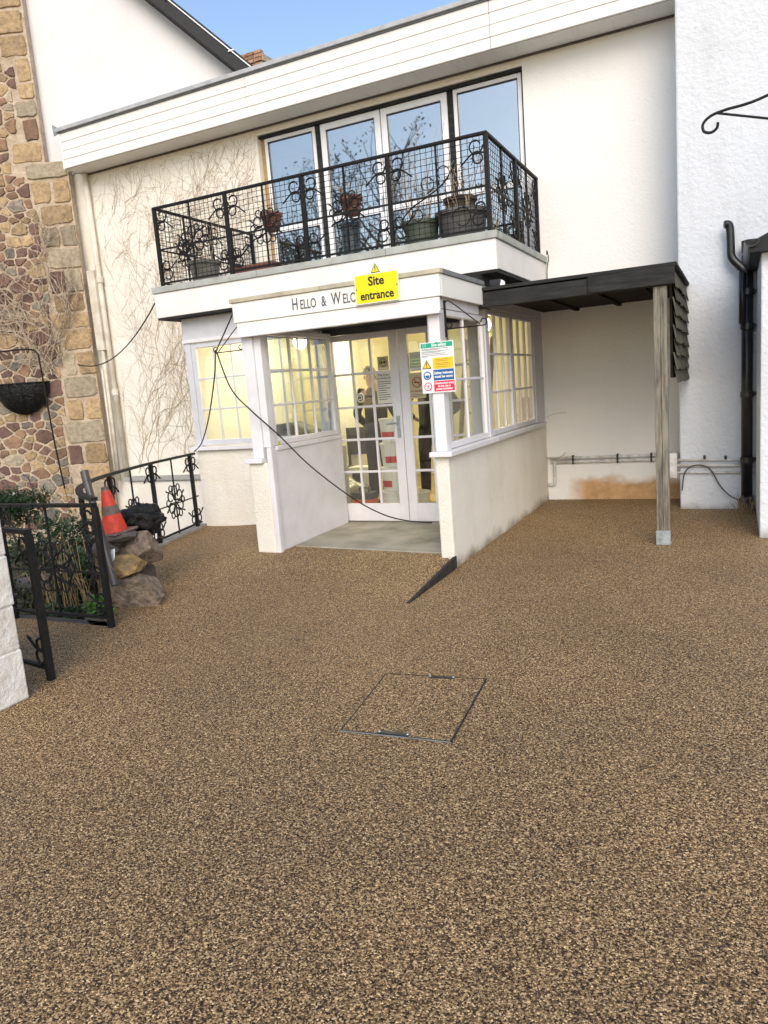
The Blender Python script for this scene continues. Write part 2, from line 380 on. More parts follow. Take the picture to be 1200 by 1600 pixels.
# ================================================================== ground
def sstep(t): t = max(0.0, min(1.0, t)); return t*t*(3-2*t)
def ground_z(x, y, right=False):
    if right: return 0.0
    if x > -2.2401 and y > 4.88: return 0.0
    r = max(0.0, min(1.0, (y-4.88)/1.02))
    r = r*(0.35+0.65*r)
    fx = 1.0 if x > -4.3 else 1.0-sstep((-4.3-x)/1.9)
    gx = 1.0 if (y > 4.88 and x <= -2.24) else 0.0
    return 0.10*r*fx*gx
EDGE = [(-4.20, 3.88), (-4.55, 4.06), (-5.02, 4.46), (-5.52, 5.16), (-5.98, 6.2), (-6.27, 7.2), (-6.36, 7.62)]
EDGE = [(p.x, p.y) for p in smooth_path([(x, y, 0) for x, y in EDGE], 4)]
def cdt_sheet(mb, outline, pts, zf):
    vs_ = [Vector(p) for p in outline]; n = len(vs_)
    ed = [(i, (i+1) % n) for i in range(n)]
    def inside(p):
        c = False
        for i in range(n):
            a, b = vs_[i], vs_[(i+1) % n]
            if (a.y > p[1]) != (b.y > p[1]) and p[0] < (b.x-a.x)*(p[1]-a.y)/(b.y-a.y)+a.x: c = not c
        return c
    vs_ += [Vector(p) for p in pts if inside(p)]
    ov, oe, of, *_ = delaunay_2d_cdt(vs_, ed, [], 1, 1e-5)
    mb.add([(p.x, p.y, zf(p.x, p.y)) for p in ov], of)
g = MB()
outl = [(-30, -45), (25, -45), (25, 4.88), (-2.24, 4.88)] + [(-2.24, 4.88+0.17*i) for i in range(1, 7)] + [(-2.24, 9.7), (-6.36, 9.7)] + EDGE[::-1] + [(-12.5, 3.88), (-12.5, 12), (-30, 12)]
pts = [(-6.5+0.17*i+rnd.uniform(-.02, .02), 3.0+0.17*j+rnd.uniform(-.02, .02)) for i in range(26) for j in range(38)]
cdt_sheet(g, outl, pts, lambda x, y: ground_z(x, y))
cdt_sheet(g, [(-2.24, 4.88), (25, 4.88), (25, 12), (-2.24, 12)], [], lambda x, y: 0.0)
ground = g.build('ground', 'resin_gravel', smooth=True)
tag(ground, None, None, kind='structure')
# sunken bed behind the railing
g = MB(); g.add([(-13, 3.7, -0.62), (-4.1, 3.7, -0.62), (-6.2, 10.0, -0.62), (-13, 10.0, -0.62)], [(0, 1, 2, 3)])
tag(g.build('garden_bed', 'soil'), None, None, kind='structure')
g = MB(); pth = [(-12.5, 3.88)]+EDGE+[(-6.36, 9.6)]
for a, b in zip(pth[:-1], pth[1:]):
    d = Vector((b[0]-a[0], b[1]-a[1], 0)).normalized(); nrm = Vector((-d.y, d.x, 0))*0.10
    A, Bv = Vector((*a, 0)), Vector((*b, 0))
    for q in (0,):
        g.add([A+Vector((0, 0, -.7)), Bv+Vector((0, 0, -.7)), Bv+Vector((0, 0, -.005)), A+Vector((0, 0, -.005)),
               A+nrm+Vector((0, 0, -.7)), Bv+nrm+Vector((0, 0, -.7)), Bv+nrm+Vector((0, 0, -.005)), A+nrm+Vector((0, 0, -.005))],
              [(0, 1, 2, 3), (7, 6, 5, 4), (3, 2, 6, 7)])
tag(g.build('retaining_wall', 'rock_dark'), None, None, kind='structure')
g = MB()
for a, b in zip(EDGE[10:-1], EDGE[11:]):
    d = Vector((b[0]-a[0], b[1]-a[1], 0)); dn = d.normalized(); nr = Vector((-dn.y, dn.x, 0))
    g.obox(Vector((*a, 0.0))+d/2+nr*0.03, d/2*0.985, nr*0.07, Vector((0, 0, 0.035+0.002*rnd.random())))
tag(g.build('kerb', 'kerb', bevel=0.006), None, None, kind='structure')

# ================================================================== stone wall (old building on the left)
SA = R(24); SU = Vector((math.cos(SA), math.sin(SA), 0)); SN = Vector((math.sin(SA), -math.cos(SA), 0)); SP = Vector((-9.72, 9.36, 0))
def sw(s, z, d=0.0): return SP+SU*s+SN*d+Vector((0, 0, z))
wall_root = thing('stone_wall', sw(-1, -0.62), 'old rubble stone wall with big pale corner blocks at far left', 'wall')
m = MB()
ZU = 5.62
m.prism([sw(-2.9, -0.7), sw(-0.02, -0.7), sw(-0.02, ZU), sw(-0.37, ZU), sw(-0.37, 9.0), sw(-2.9, 9.0)], -SN*0.008, -SN*0.14)
m.build('mortar', 'mortar', wall_root)
def clip(poly, px, pz, nx, nz):     # keep the side where (p-(px,pz)).n <= 0
    out = []
    for i in range(len(poly)):
        a, b = poly[i], poly[(i+1) % len(poly)]
        da = (a[0]-px)*nx+(a[1]-pz)*nz; db = (b[0]-px)*nx+(b[1]-pz)*nz
        if da <= 0: out.append(a)
        if (da < 0) != (db < 0) and abs(da-db) > 1e-9:
            t = da/(da-db); out.append((a[0]+(b[0]-a[0])*t, a[1]+(b[1]-a[1])*t))
    return out
def stone_piece(poly, gap, proud, mat):
    cx = sum(p[0] for p in poly)/len(poly); cz = sum(p[1] for p in poly)/len(poly)
    # chamfer the corners, jitter
    q = []
    for i in range(len(poly)):
        a, b, c = Vector(poly[i-1]), Vector(poly[i]), Vector(poly[(i+1) % len(poly)])
        L_ = min((b-a).length, (c-b).length); jt = lambda v: v+Vector((rnd.uniform(-1, 1), rnd.uniform(-1, 1)))*min(0.010, L_*0.08)
        q.append(jt(b.lerp(a, 0.04+0.14*rnd.random()))); q.append(jt(b.lerp(c, 0.04+0.14*rnd.random()))); q.append(jt(b.lerp(c, 0.5)))
    C = Vector((cx, cz)); ring0 = []; ring1 = []
    for p in q:
        dv = p-C; L = dv.length
        if L < 1e-4: continue
        a = C+dv*max(0.2, (L-gap*(0.7+0.9*rnd.random()))/L); b = C+(a-C)*0.9
        ring0.append(sw(a.x, a.y, -0.02)); ring1.append(sw(b.x, b.y, proud*(0.75+0.5*rnd.random())))
    n = len(ring0); mid = sw(cx, cz, proud*(1.0+0.5*rnd.random()))
    mb = MB()
    mid0 = [a.lerp(b, 0.55)+SN*proud*0.35 for a, b in zip(ring0, ring1)]
    mb.add(ring0+mid0+ring1+[mid], [(i, (i+1) % n, n+(i+1) % n, n+i) for i in range(n)]+[(n+i, n+(i+1) % n, 2*n+(i+1) % n, 2*n+i) for i in range(n)]+[(2*n+i, 2*n+(i+1) % n, 3*n) for i in range(n)])
    return mb.build('stone', mat, wall_root, origin=sw(cx, cz), smooth=False)
# corner blocks, alternating long and short, up the right edge
z = -0.6; k = 0; qz = []
while z < ZU-0.15:
    h = rnd.uniform(0.26, 0.42); h = min(h, ZU-z)
    w = rnd.uniform(0.52, 0.72) if k % 2 else rnd.uniform(0.26, 0.42)
    r_ = -0.01+0.05*rnd.random()-0.03
    ps = [(r_-w, z), (r_, z+rnd.uniform(-.01, .01)), (r_+rnd.uniform(-.03, .01), z+h), (r_-w+rnd.uniform(-.03, .03), z+h)]
    stone_piece(ps, 0.012, rnd.uniform(0.006, 0.022), rnd.choice(['stone_tan', 'stone_buff', 'stone_buff', 'stone_tan', 'stone_grey']))
    qz.append((z, z+h, r_-w)); 
    if w < 0.45:
        w2 = rnd.uniform(0.22, 0.36)
        ps = [(r_-w-w2, z), (r_-w-.01, z), (r_-w-.01, z+h*0.98), (r_-w-w2, z+h)]
        stone_piece(ps, 0.014, rnd.uniform(0.005, 0.02), rnd.choice(['stone_tan', 'stone_buff', 'stone_plum', 'stone_grey', 'stone_rust'])); qz[-1] = (z, z+h, r_-w-w2)
    z += h; k += 1
z = ZU; 
while z < 8.9:
    h = rnd.uniform(0.24, 0.4); w = rnd.uniform(0.25, 0.55)
    e_ = -0.375+rnd.uniform(-.02, .015); ps = [(-0.37-w, z), (e_, z), (e_, z+h), (-0.37-w+rnd.uniform(-.03, .03), z+h)]
    stone_piece(ps, 0.014, rnd.uniform(0.006, 0.02), rnd.choice(['stone_tan', 'stone_buff', 'stone_rust', 'stone_tan']))
    qz.append((z, z+h, -0.37-w)); z += h
# rubble between: cells of a jittered point set, flattened
seeds = []
tries = 0
while len(seeds) < 252 and tries < 60000:
    tries += 1
    s_ = rnd.uniform(-2.55, -0.15); z_ = rnd.uniform(-0.2, 8.9)
    if s_ < -2.2+0.15*z_: continue
    lim = next((q[2] for q in qz if q[0] <= z_ < q[1]), -0.37)
    if s_ > lim-0.05: continue
    size = rnd.uniform(0.08, 0.13) if rnd.random() < 0.55 else rnd.uniform(0.15, 0.27)
    if z_ > 5.4: size *= 1.15
    if all(((s_-a)/1.25)**2+((z_-b)*1.15)**2 > (0.5*(size+c)+0.02)**2 for a, b, c in seeds): seeds.append((s_, z_, size))
for i, (s_, z_, size) in enumerate(seeds):
    e1, e2 = size*1.25, size*0.95; poly = [(s_-e1, z_-e2), (s_+e1, z_-e2), (s_+e1, z_+e2), (s_-e1, z_+e2)]
    for j, (a, b, c) in enumerate(seeds):
        if i == j or abs(a-s_) > 1 or abs(b-z_) > 1: continue
        t = size/(size+c); px, pz = s_+(a-s_)*t, z_+(b-z_)*t
        poly = clip(poly, px, pz, (a-s_)/1.56, (b-z_)*1.32)
        if len(poly) < 3: break
    for q in qz:
        if q[0]-.12 < z_ < q[1]+.12: poly = clip(poly, q[2]-0.01, 0, 1, 0) if len(poly) > 2 else poly
    if len(poly) < 3: continue
    big = size > 0.2
    stone_piece(poly, 0.012, rnd.uniform(0.003, 0.020), rnd.choices(['stone_plum', 'stone_rust', 'stone_grey', 'stone_tan', 'stone_buff'], [5, 4, 3, 3, 1] if z_ < 4.6 else [3, 5, 1, 6, 2])[0])

# ================================================================== white gable house behind (square to the stone wall)
gh = thing('gable_house', sw(1.5, 0, -1), 'white rendered gable end with black verge rising behind the flat roof', 'house')
def gz(s): return 7.97-0.90*(s-1.50)
def slab(s0, s1, a, b, d0, d1, name, mat, bev=0.0):
    mm = MB(); mm.prism([sw(s0, gz(s0)+a), sw(s1, gz(s1)+a), sw(s1, gz(s1)+b), sw(s0, gz(s0)+b)], SN*d0, SN*d1); return mm.build(name, mat, gh, bevel=bev)
m = MB()
m.prism([sw(-0.6, 5.45), sw(0.0, 5.45), sw(0.05, 5.9), sw(3.7, 5.9), sw(3.7, gz(3.7)), sw(-0.6, gz(-0.6))], -SN*0.165, -SN*0.40)
m.build('gable_wall', 'render_gable', gh)
slab(-0.8, 3.8, -0.07, 0.155, 0.12, 0.155, 'bargeboard', 'black_paint', 0.004)
slab(-0.8, 3.8, -0.05, -0.02, 0.119, -0.164, 'verge_soffit', 'black_paint')
slab(-0.8, 3.8, 0.156, 0.178, 0.10, 0.175, 'verge_trim', 'upvc')
slab(-0.8, 3.8, 0.179, 0.215, 0.18, -5.0, 'roof', 'slate')
for t in (1.95, 2.85):
    m = MB(); m.obox(sw(t, gz(t)+0.17, 0.18), SU*0.045+Vector((0, 0, 0.01)), SN*0.006, Vector((0, 0, 0.008))); m.build('verge_clip', 'upvc', gh)
# chimney
ch = thing('brick_chimney', (-9.1, 14.4, 6), 'short brick chimney stack against the blue sky', 'chimney')
m = MB(); m.box(-9.5, -8.78, 14.0, 14.6, 6.0, 8.42); m.build('stack', 'mortar', ch)
zc = 6.0
proto = None
for course in range(30):
    zc = 6.62+course*0.072
    if zc > 8.62: break
    grow = 0.0 if zc < 8.36 else 0.03
    for c in range(4):
        x0 = -9.5-grow+c*(0.72+2*grow)/4+(0.0 if course % 2 else 0.0)
        if proto is None:
            mm = MB(); mm.box(x0+.005, x0+0.172, 13.975, 14.09, zc, zc+0.062); proto = mm.build('brick', 'brick_buff', ch, origin=(x0, 13.98, zc), bevel=0.004); px0 = (x0, zc)
        else: copy_part(proto, (x0-px0[0], -grow, zc-px0[1]))
m = MB(); m.box(-9.53, -8.75, 13.98, 14.62, 8.42, 8.56); m.build('cap', 'mortar', ch)

# ================================================================== main white house
WY = 9.55
house = thing('white_house', (-4.5, WY, 0), 'white rendered two storey house front with flat roof and deep boarded fascia', 'house')
WX0, WX1, WZ0, WZ1 = -6.21, -2.34, 3.08, 5.31
m = MB()
m.box(-9.9, -6.25, WY, WY+0.25, -0.62, 5.45)
m.build('wall', 'render_cream', house)
m = MB(); m.box(WX1, -0.3, WY, WY+0.25, -0.1, 5.45); m.build('wall', 'render_white', house)
m = MB(); m.box(-6.25, WX0, WY, WY+0.25, 2.6, 5.45); m.build('wall', 'render_cream', house)
m = MB(); m.box(WX0, WX1, WY, WY+0.25, WZ1, 5.45); m.build('wall', 'render_cream', house)
m = MB(); m.box(WX0, WX1, WY, WY+0.25, 2.6, WZ0); m.build('wall', 'render_white', house)
# fascia boards
FY = 9.13
zb = [5.405, 5.535, 5.665, 5.795, 5.925]
for i in range(4):
    for (a, b) in ((-9.56, -6.05), (-6.045, -2.6), (-2.595, -0.56)):
        mm = MB(); mm.box(a, b, FY-0.006*i*0-0.002*(i % 2), FY+0.03, zb[i]+0.005, zb[i+1]); mm.build('fascia_board', 'fascia_white', house, bevel=0.004)
B('fascia_backing', 'lead', house, (-9.55, -0.57, FY+0.031, FY+0.08, 5.41, 5.92), bevel=0)
B('soffit', 'fascia_white', house, (-9.56, -0.57, FY+0.031, WY, 5.405, 5.409), bevel=0)
B('soffit_shadow_strip', 'rock_dark', house, (-9.56, -0.57, WY-0.04, WY-0.001, 5.388, 5.404), bevel=0.003)  # dark strip drawing the shadow line where the soffit meets the wall
B('fascia_end', 'fascia_white', house, (-9.585, -9.561, FY-0.006, WY, 5.40, 5.93))
B('roof_edge', 'roof_trim', house, (-9.62, -0.57, FY-0.05, FY+0.12, 5.945, 6.0))
B('drip_strip', 'lead', house, (-9.6, -0.57, FY-0.02, FY+0.05, 5.926, 5.944), bevel=0)
B('flat_roof', 'lead', house, (-9.6, -0.57, FY+0.121, 14, 5.9, 5.97), bevel=0)
m = MB(); m.prism([(-9.72, 9.15, 5.93), (-9.58, 9.13, 5.95), (-9.60, 9.13, 6.02), (-9.74, 9.16, 6.10)], (0, 0, 0), (0, 0.02, 0)); m.build('lead_flashing', 'galvanised', house)
# upper glazing
def frame_rect(x0, x1, z0, z1, w, y0, y1, name, mat, parent, bev=0.006):
    mm = MB(); mm.box(x0, x0+w, y0, y1, z0, z1); mm.box(x1-w, x1, y0, y1, z0, z1); mm.box(x0+w, x1-w, y0, y1, z0, z0+w); mm.box(x0+w, x1-w, y0, y1, z1-w, z1)
    return mm.build(name, mat, parent, bevel=bev)
YW = WY+0.075
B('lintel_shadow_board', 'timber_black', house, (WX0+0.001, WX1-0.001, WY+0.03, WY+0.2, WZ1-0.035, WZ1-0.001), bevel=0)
for (x0, x1, kind) in ((-6.14, -5.30, 'side'), (-5.215, -4.30, 'door'), (-4.285, -3.345, 'door'), (-3.26, -2.375, 'side')):
    fr = frame_rect(x0, x1, WZ0+0.01, WZ1-0.04, 0.05 if kind == 'side' else 0.085, YW, YW+0.07, 'window_frame' if kind == 'side' else 'french_door', 'upvc', house)
    w = 0.05 if kind == 'side' else 0.085
    mm = MB(); mm.box(x0+w, x1-w, YW+0.008, YW+0.062, 3.97, 4.04); mm.build('transom', 'upvc', fr, bevel=0.004)
    for (z0, z1) in ((WZ0+0.01+w, 3.97), (4.04, WZ1-0.04-w)):
        mm = MB(); mm.box(x0+w-0.004, x1-w+0.004, YW+0.03, YW+0.036, z0-0.004, z1+0.004); mm.build('pane', 'glass_up', fr)
        g2 = frame_rect(x0+w-0.002, x1-w+0.002, z0-0.002, z1+0.002, 0.012, YW+0.012, YW+0.03, 'gasket', 'black_plastic', fr, 0)
for (a, b) in ((-6.209, -6.14), (-5.30, -5.215), (-3.345, -3.26), (-2.375, -2.341)):
    B('mullion', 'timber_black' if a > -6.2 else 'wood_ply', house, (a, b, YW+0.02, YW+0.08, WZ0+0.01, WZ1-0.036), bevel=0)
mm = MB(); mm.tube([(-4.33, YW-0.03, 4.02), (-4.33, YW-0.03, 4.14)], 0.012, 8); mm.box(-4.345, -4.315, YW-0.01, YW, 3.98, 4.18); mm.build('door_handle', 'galvanised', house)
# room behind the upper glazing
m = MB()
m.add([(-6.6, WY+0.26, 3.05), (-2.0, WY+0.26, 3.05), (-2.0, 13, 3.05), (-6.6, 13, 3.05), (-6.6, WY+0.26, 5.4), (-2.0, WY+0.26, 5.4), (-2.0, 13, 5.4), (-6.6, 13, 5.4)],
      [(0, 1, 2, 3), (4, 5, 6, 7), (1, 2, 6, 5), (2, 3, 7, 6), (3, 0, 4, 7)])
m.build('upper_room', 'int_up', house)
B('interior_cupboard', 'wood_ply', house, (-5.1, -3.4, 10.6, 11.0, 3.06, 3.95))
B('interior_cupboard', 'int_dark', house, (-6.2, -5.2, 10.9, 11.3, 3.06, 3.8))
# right hand wing
wing = thing('side_wing', (0.5, 8.85, 0), 'projecting cool white rendered wing at the right with rough texture', 'house')
m = MB(); m.box(-0.575, 22.0, 8.85, 14, -0.2, 8.5); m.build('wall', 'render_cool', wing, bevel=0.02, seg=2)
m = MB(); m.box(-0.55, 0.19, 8.83, 8.849, -0.1, 0.40); 
pw = thing('end_wall', (0.6, 7.37, 0), 'white rendered wall end cut off by the right edge under a black gutter', 'wall')
m = MB(); m.box(0.19, 3.0, 7.37, 8.84, -0.1, 2.50); m.build('wall', 'render_cool', pw, bevel=0.012, seg=2)
m = MB(); m.prism([(0.10, 0, 2.50), (3.05, 0, 2.505), (3.05, 0, 3.9), (0.10, 0, 2.58)], (0, 7.25, 0), (0, 8.84, 0)); m.build('roof', 'black_paint', pw)

# ================================================================== interior of the ground floor (seen through the glazing)
FZ = 0.115
hall = thing('entrance_hall', (-4.3, 9, FZ), 'warm lit entrance hall with cream yellow walls behind the glazed doors', 'room')
HX0, HX1, HY1, HZ = -6.27, -2.36, 11.6, 2.60
B('floor', 'int_floor', hall, (HX0, HX1, 7.72, HY1, 0.0, FZ), (-4.27, HX1, 7.501, 7.72, 0.0, FZ), bevel=0)
B('ceiling', 'int_white', hall, (HX0, HX1, 7.72, HY1, HZ, HZ+0.05), (-4.27, HX1, 7.501, 7.72, HZ, HZ+0.05), bevel=0)
B('back_wall', 'int_wall', hall, (HX0, HX1, HY1, HY1+0.1, FZ, HZ), bevel=0)
B('side_wall', 'int_wall', hall, (HX0-0.1, HX0, 7.7, HY1, FZ, HZ), bevel=0)
B('side_wall', 'int_wall', hall, (HX1, HX1+0.1, 9.56, HY1, FZ, HZ), bevel=0)
B('partition', 'int_wall', hall, (-5.05, -4.95, 9.6, HY1-0.001, FZ, HZ-0.001), bevel=0)
B('pilaster', 'int_white', hall, (-5.12, -4.88, 9.3, 9.6, FZ, HZ-0.002), (-5.16, -4.84, 9.27, 9.63, 2.3, 2.4), (-5.16, -4.84, 9.27, 9.63, FZ, 0.3))
B('door_casing', 'int_white', hall, (-4.6, -4.5, HY1-0.06, HY1-0.001, FZ, 2.15), (-3.65, -3.55, HY1-0.06, HY1-0.001, FZ, 2.15), (-4.6, -3.55, HY1-0.07, HY1-0.002, 2.15, 2.26))
B('inner_door', 'int_white', hall, (-4.5, -3.65, HY1-0.04, HY1-0.003, FZ, 2.14))
B('skirting', 'int_white', hall, (-3.54, HX1, HY1-0.025, HY1-0.001, FZ, FZ+0.14))
B('ply_board', 'wood_ply', hall, (-3.1, -2.5, HY1-0.09, HY1-0.03, FZ, 1.3))
def lamp(x, y, label, power=34):
    t = thing('ceiling_lamp', (x, y, HZ), label, 'lamp', 'lit lamps in the hall')
    mm = MB(); mm.lathe((x, y, HZ-0.03), [(0.05, 0.03), (0.06, 0.0), (0.02, -0.02), (0.015, -0.1), (0.03, -0.12)], 14); mm.build('rose', 'int_white', t)
    mm = MB(); mm.lathe((x, y, HZ-0.25), [(0.01, -0.10), (0.06, -0.085), (0.095, -0.03), (0.10, 0.02), (0.07, 0.08), (0.03, 0.10)], 16); mm.build('globe', 'lamp_glow', t, smooth=True)
    ld = bpy.data.lights.new('lamp_light', 'POINT'); ld.energy = power; ld.color = (1.0, 0.88, 0.62); ld.shadow_soft_size = 0.12
    lo = bpy.data.objects.new('lamp_light', ld); COL.objects.link(lo); lo.parent = t; lo.location = (0, 0, -0.45)
lamp(-4.72, 8.65, 'lit globe lamp glowing at the top left pane of the double doors')
lamp(-3.1, 9.9, 'lit globe lamp deeper in the hall, seen through the right window')
lamp(-5.6, 9.2, 'lit globe lamp behind the left bay window', 18)

# ================================================================== porch and bay
porch = thing('porch', (-3.3, 7.0, 0), 'white glazed entrance porch and bay with flat roof under the balcony', 'porch')
def glazed(plane, c, a0, a1, z0, z1, cols, rows, parent, fw=0.055, mw=0.022, depth=0.05, frame='frame_white', zrows=None, name='window'):
    """casement in plane 'x' (runs along y) or 'y' (runs along x); c = outer face coordinate; glass and bars are sub-parts"""
    def bx(mb, u0, u1, w0, w1, d0, d1):
        if plane == 'y': mb.box(u0, u1, c+d0, c+d1, w0, w1)
        else: mb.box(c-d1, c-d0, u0, u1, w0, w1)
    mb = MB(); bx(mb, a0, a0+fw, z0, z1, 0, depth); bx(mb, a1-fw, a1, z0, z1, 0, depth); bx(mb, a0+fw, a1-fw, z0, z0+fw, 0, depth); bx(mb, a0+fw, a1-fw, z1-fw, z1, 0, depth)
    w = mb.build(name, frame, parent, bevel=0.006)
    u0, u1, w0, w1 = a0+fw, a1-fw, z0+fw, z1-fw
    us = [u0+(u1-u0)*i/cols for i in range(cols+1)]
    ws_ = zrows or [w0+(w1-w0)*i/rows for i in range(rows+1)]
    for u in us[1:-1]:
        mb = MB(); bx(mb, u-mw/2, u+mw/2, w0, w1, depth*0.2, depth*0.8); mb.build('glazing_bar', frame, w, bevel=0.004)
    for v in ws_[1:-1]:
        mb = MB(); bx(mb, u0, u1, v-mw/2, v+mw/2, depth*0.24, depth*0.76); mb.build('glazing_bar', frame, w, bevel=0.004)
    for i in range(cols):
        for j in range(len(ws_)-1):
            mb = MB(); bx(mb, us[i]+mw*0.3, us[i+1]-mw*0.3, ws_[j]+mw*0.3, ws_[j+1]-mw*0.3, depth*0.47, depth*0.55)
            mb.build('pane', 'glass_low', w)
    return w
# left bay
BY = 7.60
B('bay_wall', 'render_cream', porch, (-6.34, -4.28, BY, BY+0.12, -0.05, 1.0), (-6.34, -6.24, BY+0.12, WY, -0.6, 1.0), bevel=0.01)
B('bay_sill', 'frame_white', porch, (-6.40, -4.31, BY-0.06, BY+0.1, 1.001, 1.05))
for (a, b) in ((-6.34, -6.25), (-5.31, -5.24), (-4.37, -4.28)): B('bay_post', 'frame_grey', porch, (a, b, BY, BY+0.09, 1.051, 2.38))
B('bay_header', 'frame_grey', porch, (-6.34, -4.28, BY-0.002, BY+0.10, 2.381, 2.665))
B('header_strip', 'frame_white', porch, (-6.36, -4.28, BY-0.02, BY-0.0021, 2.36, 2.40))
B('bay_side', 'render_cream', porch, (-6.34, -6.26, BY+0.101, WY, 1.0, 2.665), bevel=0)
glazed('y', BY+0.01, -6.25, -5.31, 1.06, 2.36, 3, 3, porch, frame='frame_grey', fw=0.07)
glazed('y', BY+0.01, -5.24, -4.37, 1.06, 2.36, 3, 3, porch, frame='frame_grey', fw=0.07)
# right long low wall (runs from the pier to the house)
RX = -2.225
m = MB(); m.box(RX-0.125, RX, 5.90, WY, -0.05, 0.99); m.build('low_wall', 'render_pier', porch, bevel=0.014, seg=2)
B('sill', 'frame_white', porch, (RX-0.15, RX+0.055, 5.84, 7.25, 0.991, 1.035))
B('sill', 'frame_grey', porch, (RX-0.15, RX+0.055, 7.251, 9.36, 0.991, 1.035))
# front posts
B('corner_post', 'frame_white', porch, (RX-0.105, RX-0.005, 5.90, 6.01, 1.036, 2.19), (RX-0.125, RX-0.105, 5.93, 6.0, 1.036, 2.19))
m = MB(); m.box(-4.30, -4.085, 5.90, 6.10, 0.0, 0.985); m.build('pier', 'render_pier', porch, bevel=0.014, seg=2)
B('pier_cap', 'frame_white', porch, (-4.335, -4.12, 5.86, 6.12, 0.986, 1.03))
B('corner_post', 'frame_white', porch, (-4.245, -4.125, 5.91, 6.03, 1.031, 2.19))
B('panel_frame', 'frame_white', porch, (-4.084, -4.03, 5.905, 5.965, 0.09, 1.13), (-4.124, -4.05, 5.935, 6.02, 1.131, 2.19))
B('panel', 'frame_white', porch, (-4.10, -4.05, 5.967, 7.36, 0.10, 1.09))
B('panel_rail', 'frame_white', porch, (-4.16, -4.035, 6.021, 7.36, 1.091, 1.135))
B('side_wall', 'render_pier', porch, (-4.30, -4.13, 6.101, BY-0.001, -0.02, 0.985), bevel=0)
glazed('x', -4.06, 6.03, 7.33, 1.14, 2.25, 3, 3, porch)
glazed('x', RX-0.02, 6.015, 7.17, 1.04, 2.23, 2, 2, porch)
B('side_post', 'frame_grey', porch, (RX-0.09, RX-0.008, 7.172, 7.27, 1.036, 2.30))
glazed('x', RX-0.02, 7.272, 8.165, 1.04, 2.31, 3, 3, porch, frame='frame_grey')
glazed('x', RX-0.02, 8.175, 9.12, 1.04, 2.31, 3, 3, porch, frame='frame_grey')
B('side_post', 'frame_grey', porch, (RX-0.09, RX-0.008, 9.122, WY-0.001, 1.036, 2.31))
B('side_header', 'frame_grey', porch, (RX-0.085, RX-0.012, 7.012, WY-0.001, 2.312, 2.43))
B('void_shade_board', 'timber_black', porch, (RX-0.20, RX-0.10, 7.30, WY-0.001, 2.40, 2.664), bevel=0)  # black boards standing in for the unlit void under the balcony
B('void_shade_board', 'timber_black', porch, (-4.25, RX-0.201, 7.42, 7.50, 2.50, 2.664), bevel=0)
B('side_header', 'frame_white', porch, (RX-0.085, RX-0.012, 6.011, 7.01, 2.232, 2.40))
# fascia of the porch roof
B('fascia_board', 'fascia_white', porch, (-4.26, -2.185, 5.845, 5.885, 2.315, 2.495))
B('fascia_board', 'fascia_white', porch, (-4.235, -2.20, 5.855, 5.888, 2.195, 2.312))
B('drip_bead', 'frame_white', porch, (-4.235, -2.20, 5.835, 5.888, 2.178, 2.194))
B('fascia_side', 'fascia_white', porch, (-2.205, -2.183, 5.886, 7.0, 2.315, 2.495))
B('fascia_side', 'fascia_white', porch, (-4.26, -4.238, 5.886, 7.4, 2.2, 2.495))
B('roof_cap', 'cap_cream', porch, (-4.28, -3.3, 5.83, 5.90, 2.496, 2.535), (-3.296, -2.17, 5.83, 5.90, 2.496, 2.535))
B('roof_cap', 'lead', porch, (-2.215, -2.168, 5.901, 7.02, 2.496, 2.537))
B('flat_roof', 'lead', porch, (-4.25, -2.216, 5.901, 7.40, 2.47, 2.51), bevel=0)
B('porch_ceiling', 'header_shade', porch, (-4.23, -2.24, 5.889, 7.40, 2.30, 2.34), bevel=0)
# step
m = MB(); m.add([(-4.03, 6.16, 0.06), (-2.36, 6.02, 0.06), (-2.36, 7.5, 0.06), (-4.09, 7.5, 0.06), (-4.03, 6.16, 0.113), (-2.36, 6.02, 0.113), (-2.36, 7.5, 0.113), (-4.09, 7.5, 0.113)],
      [(3, 2, 1, 0), (4, 5, 6, 7), (0, 1, 5, 4), (1, 2, 6, 5), (2, 3, 7, 6), (3, 0, 4, 7)]); m.build('step', 'concrete', porch, bevel=0.008)
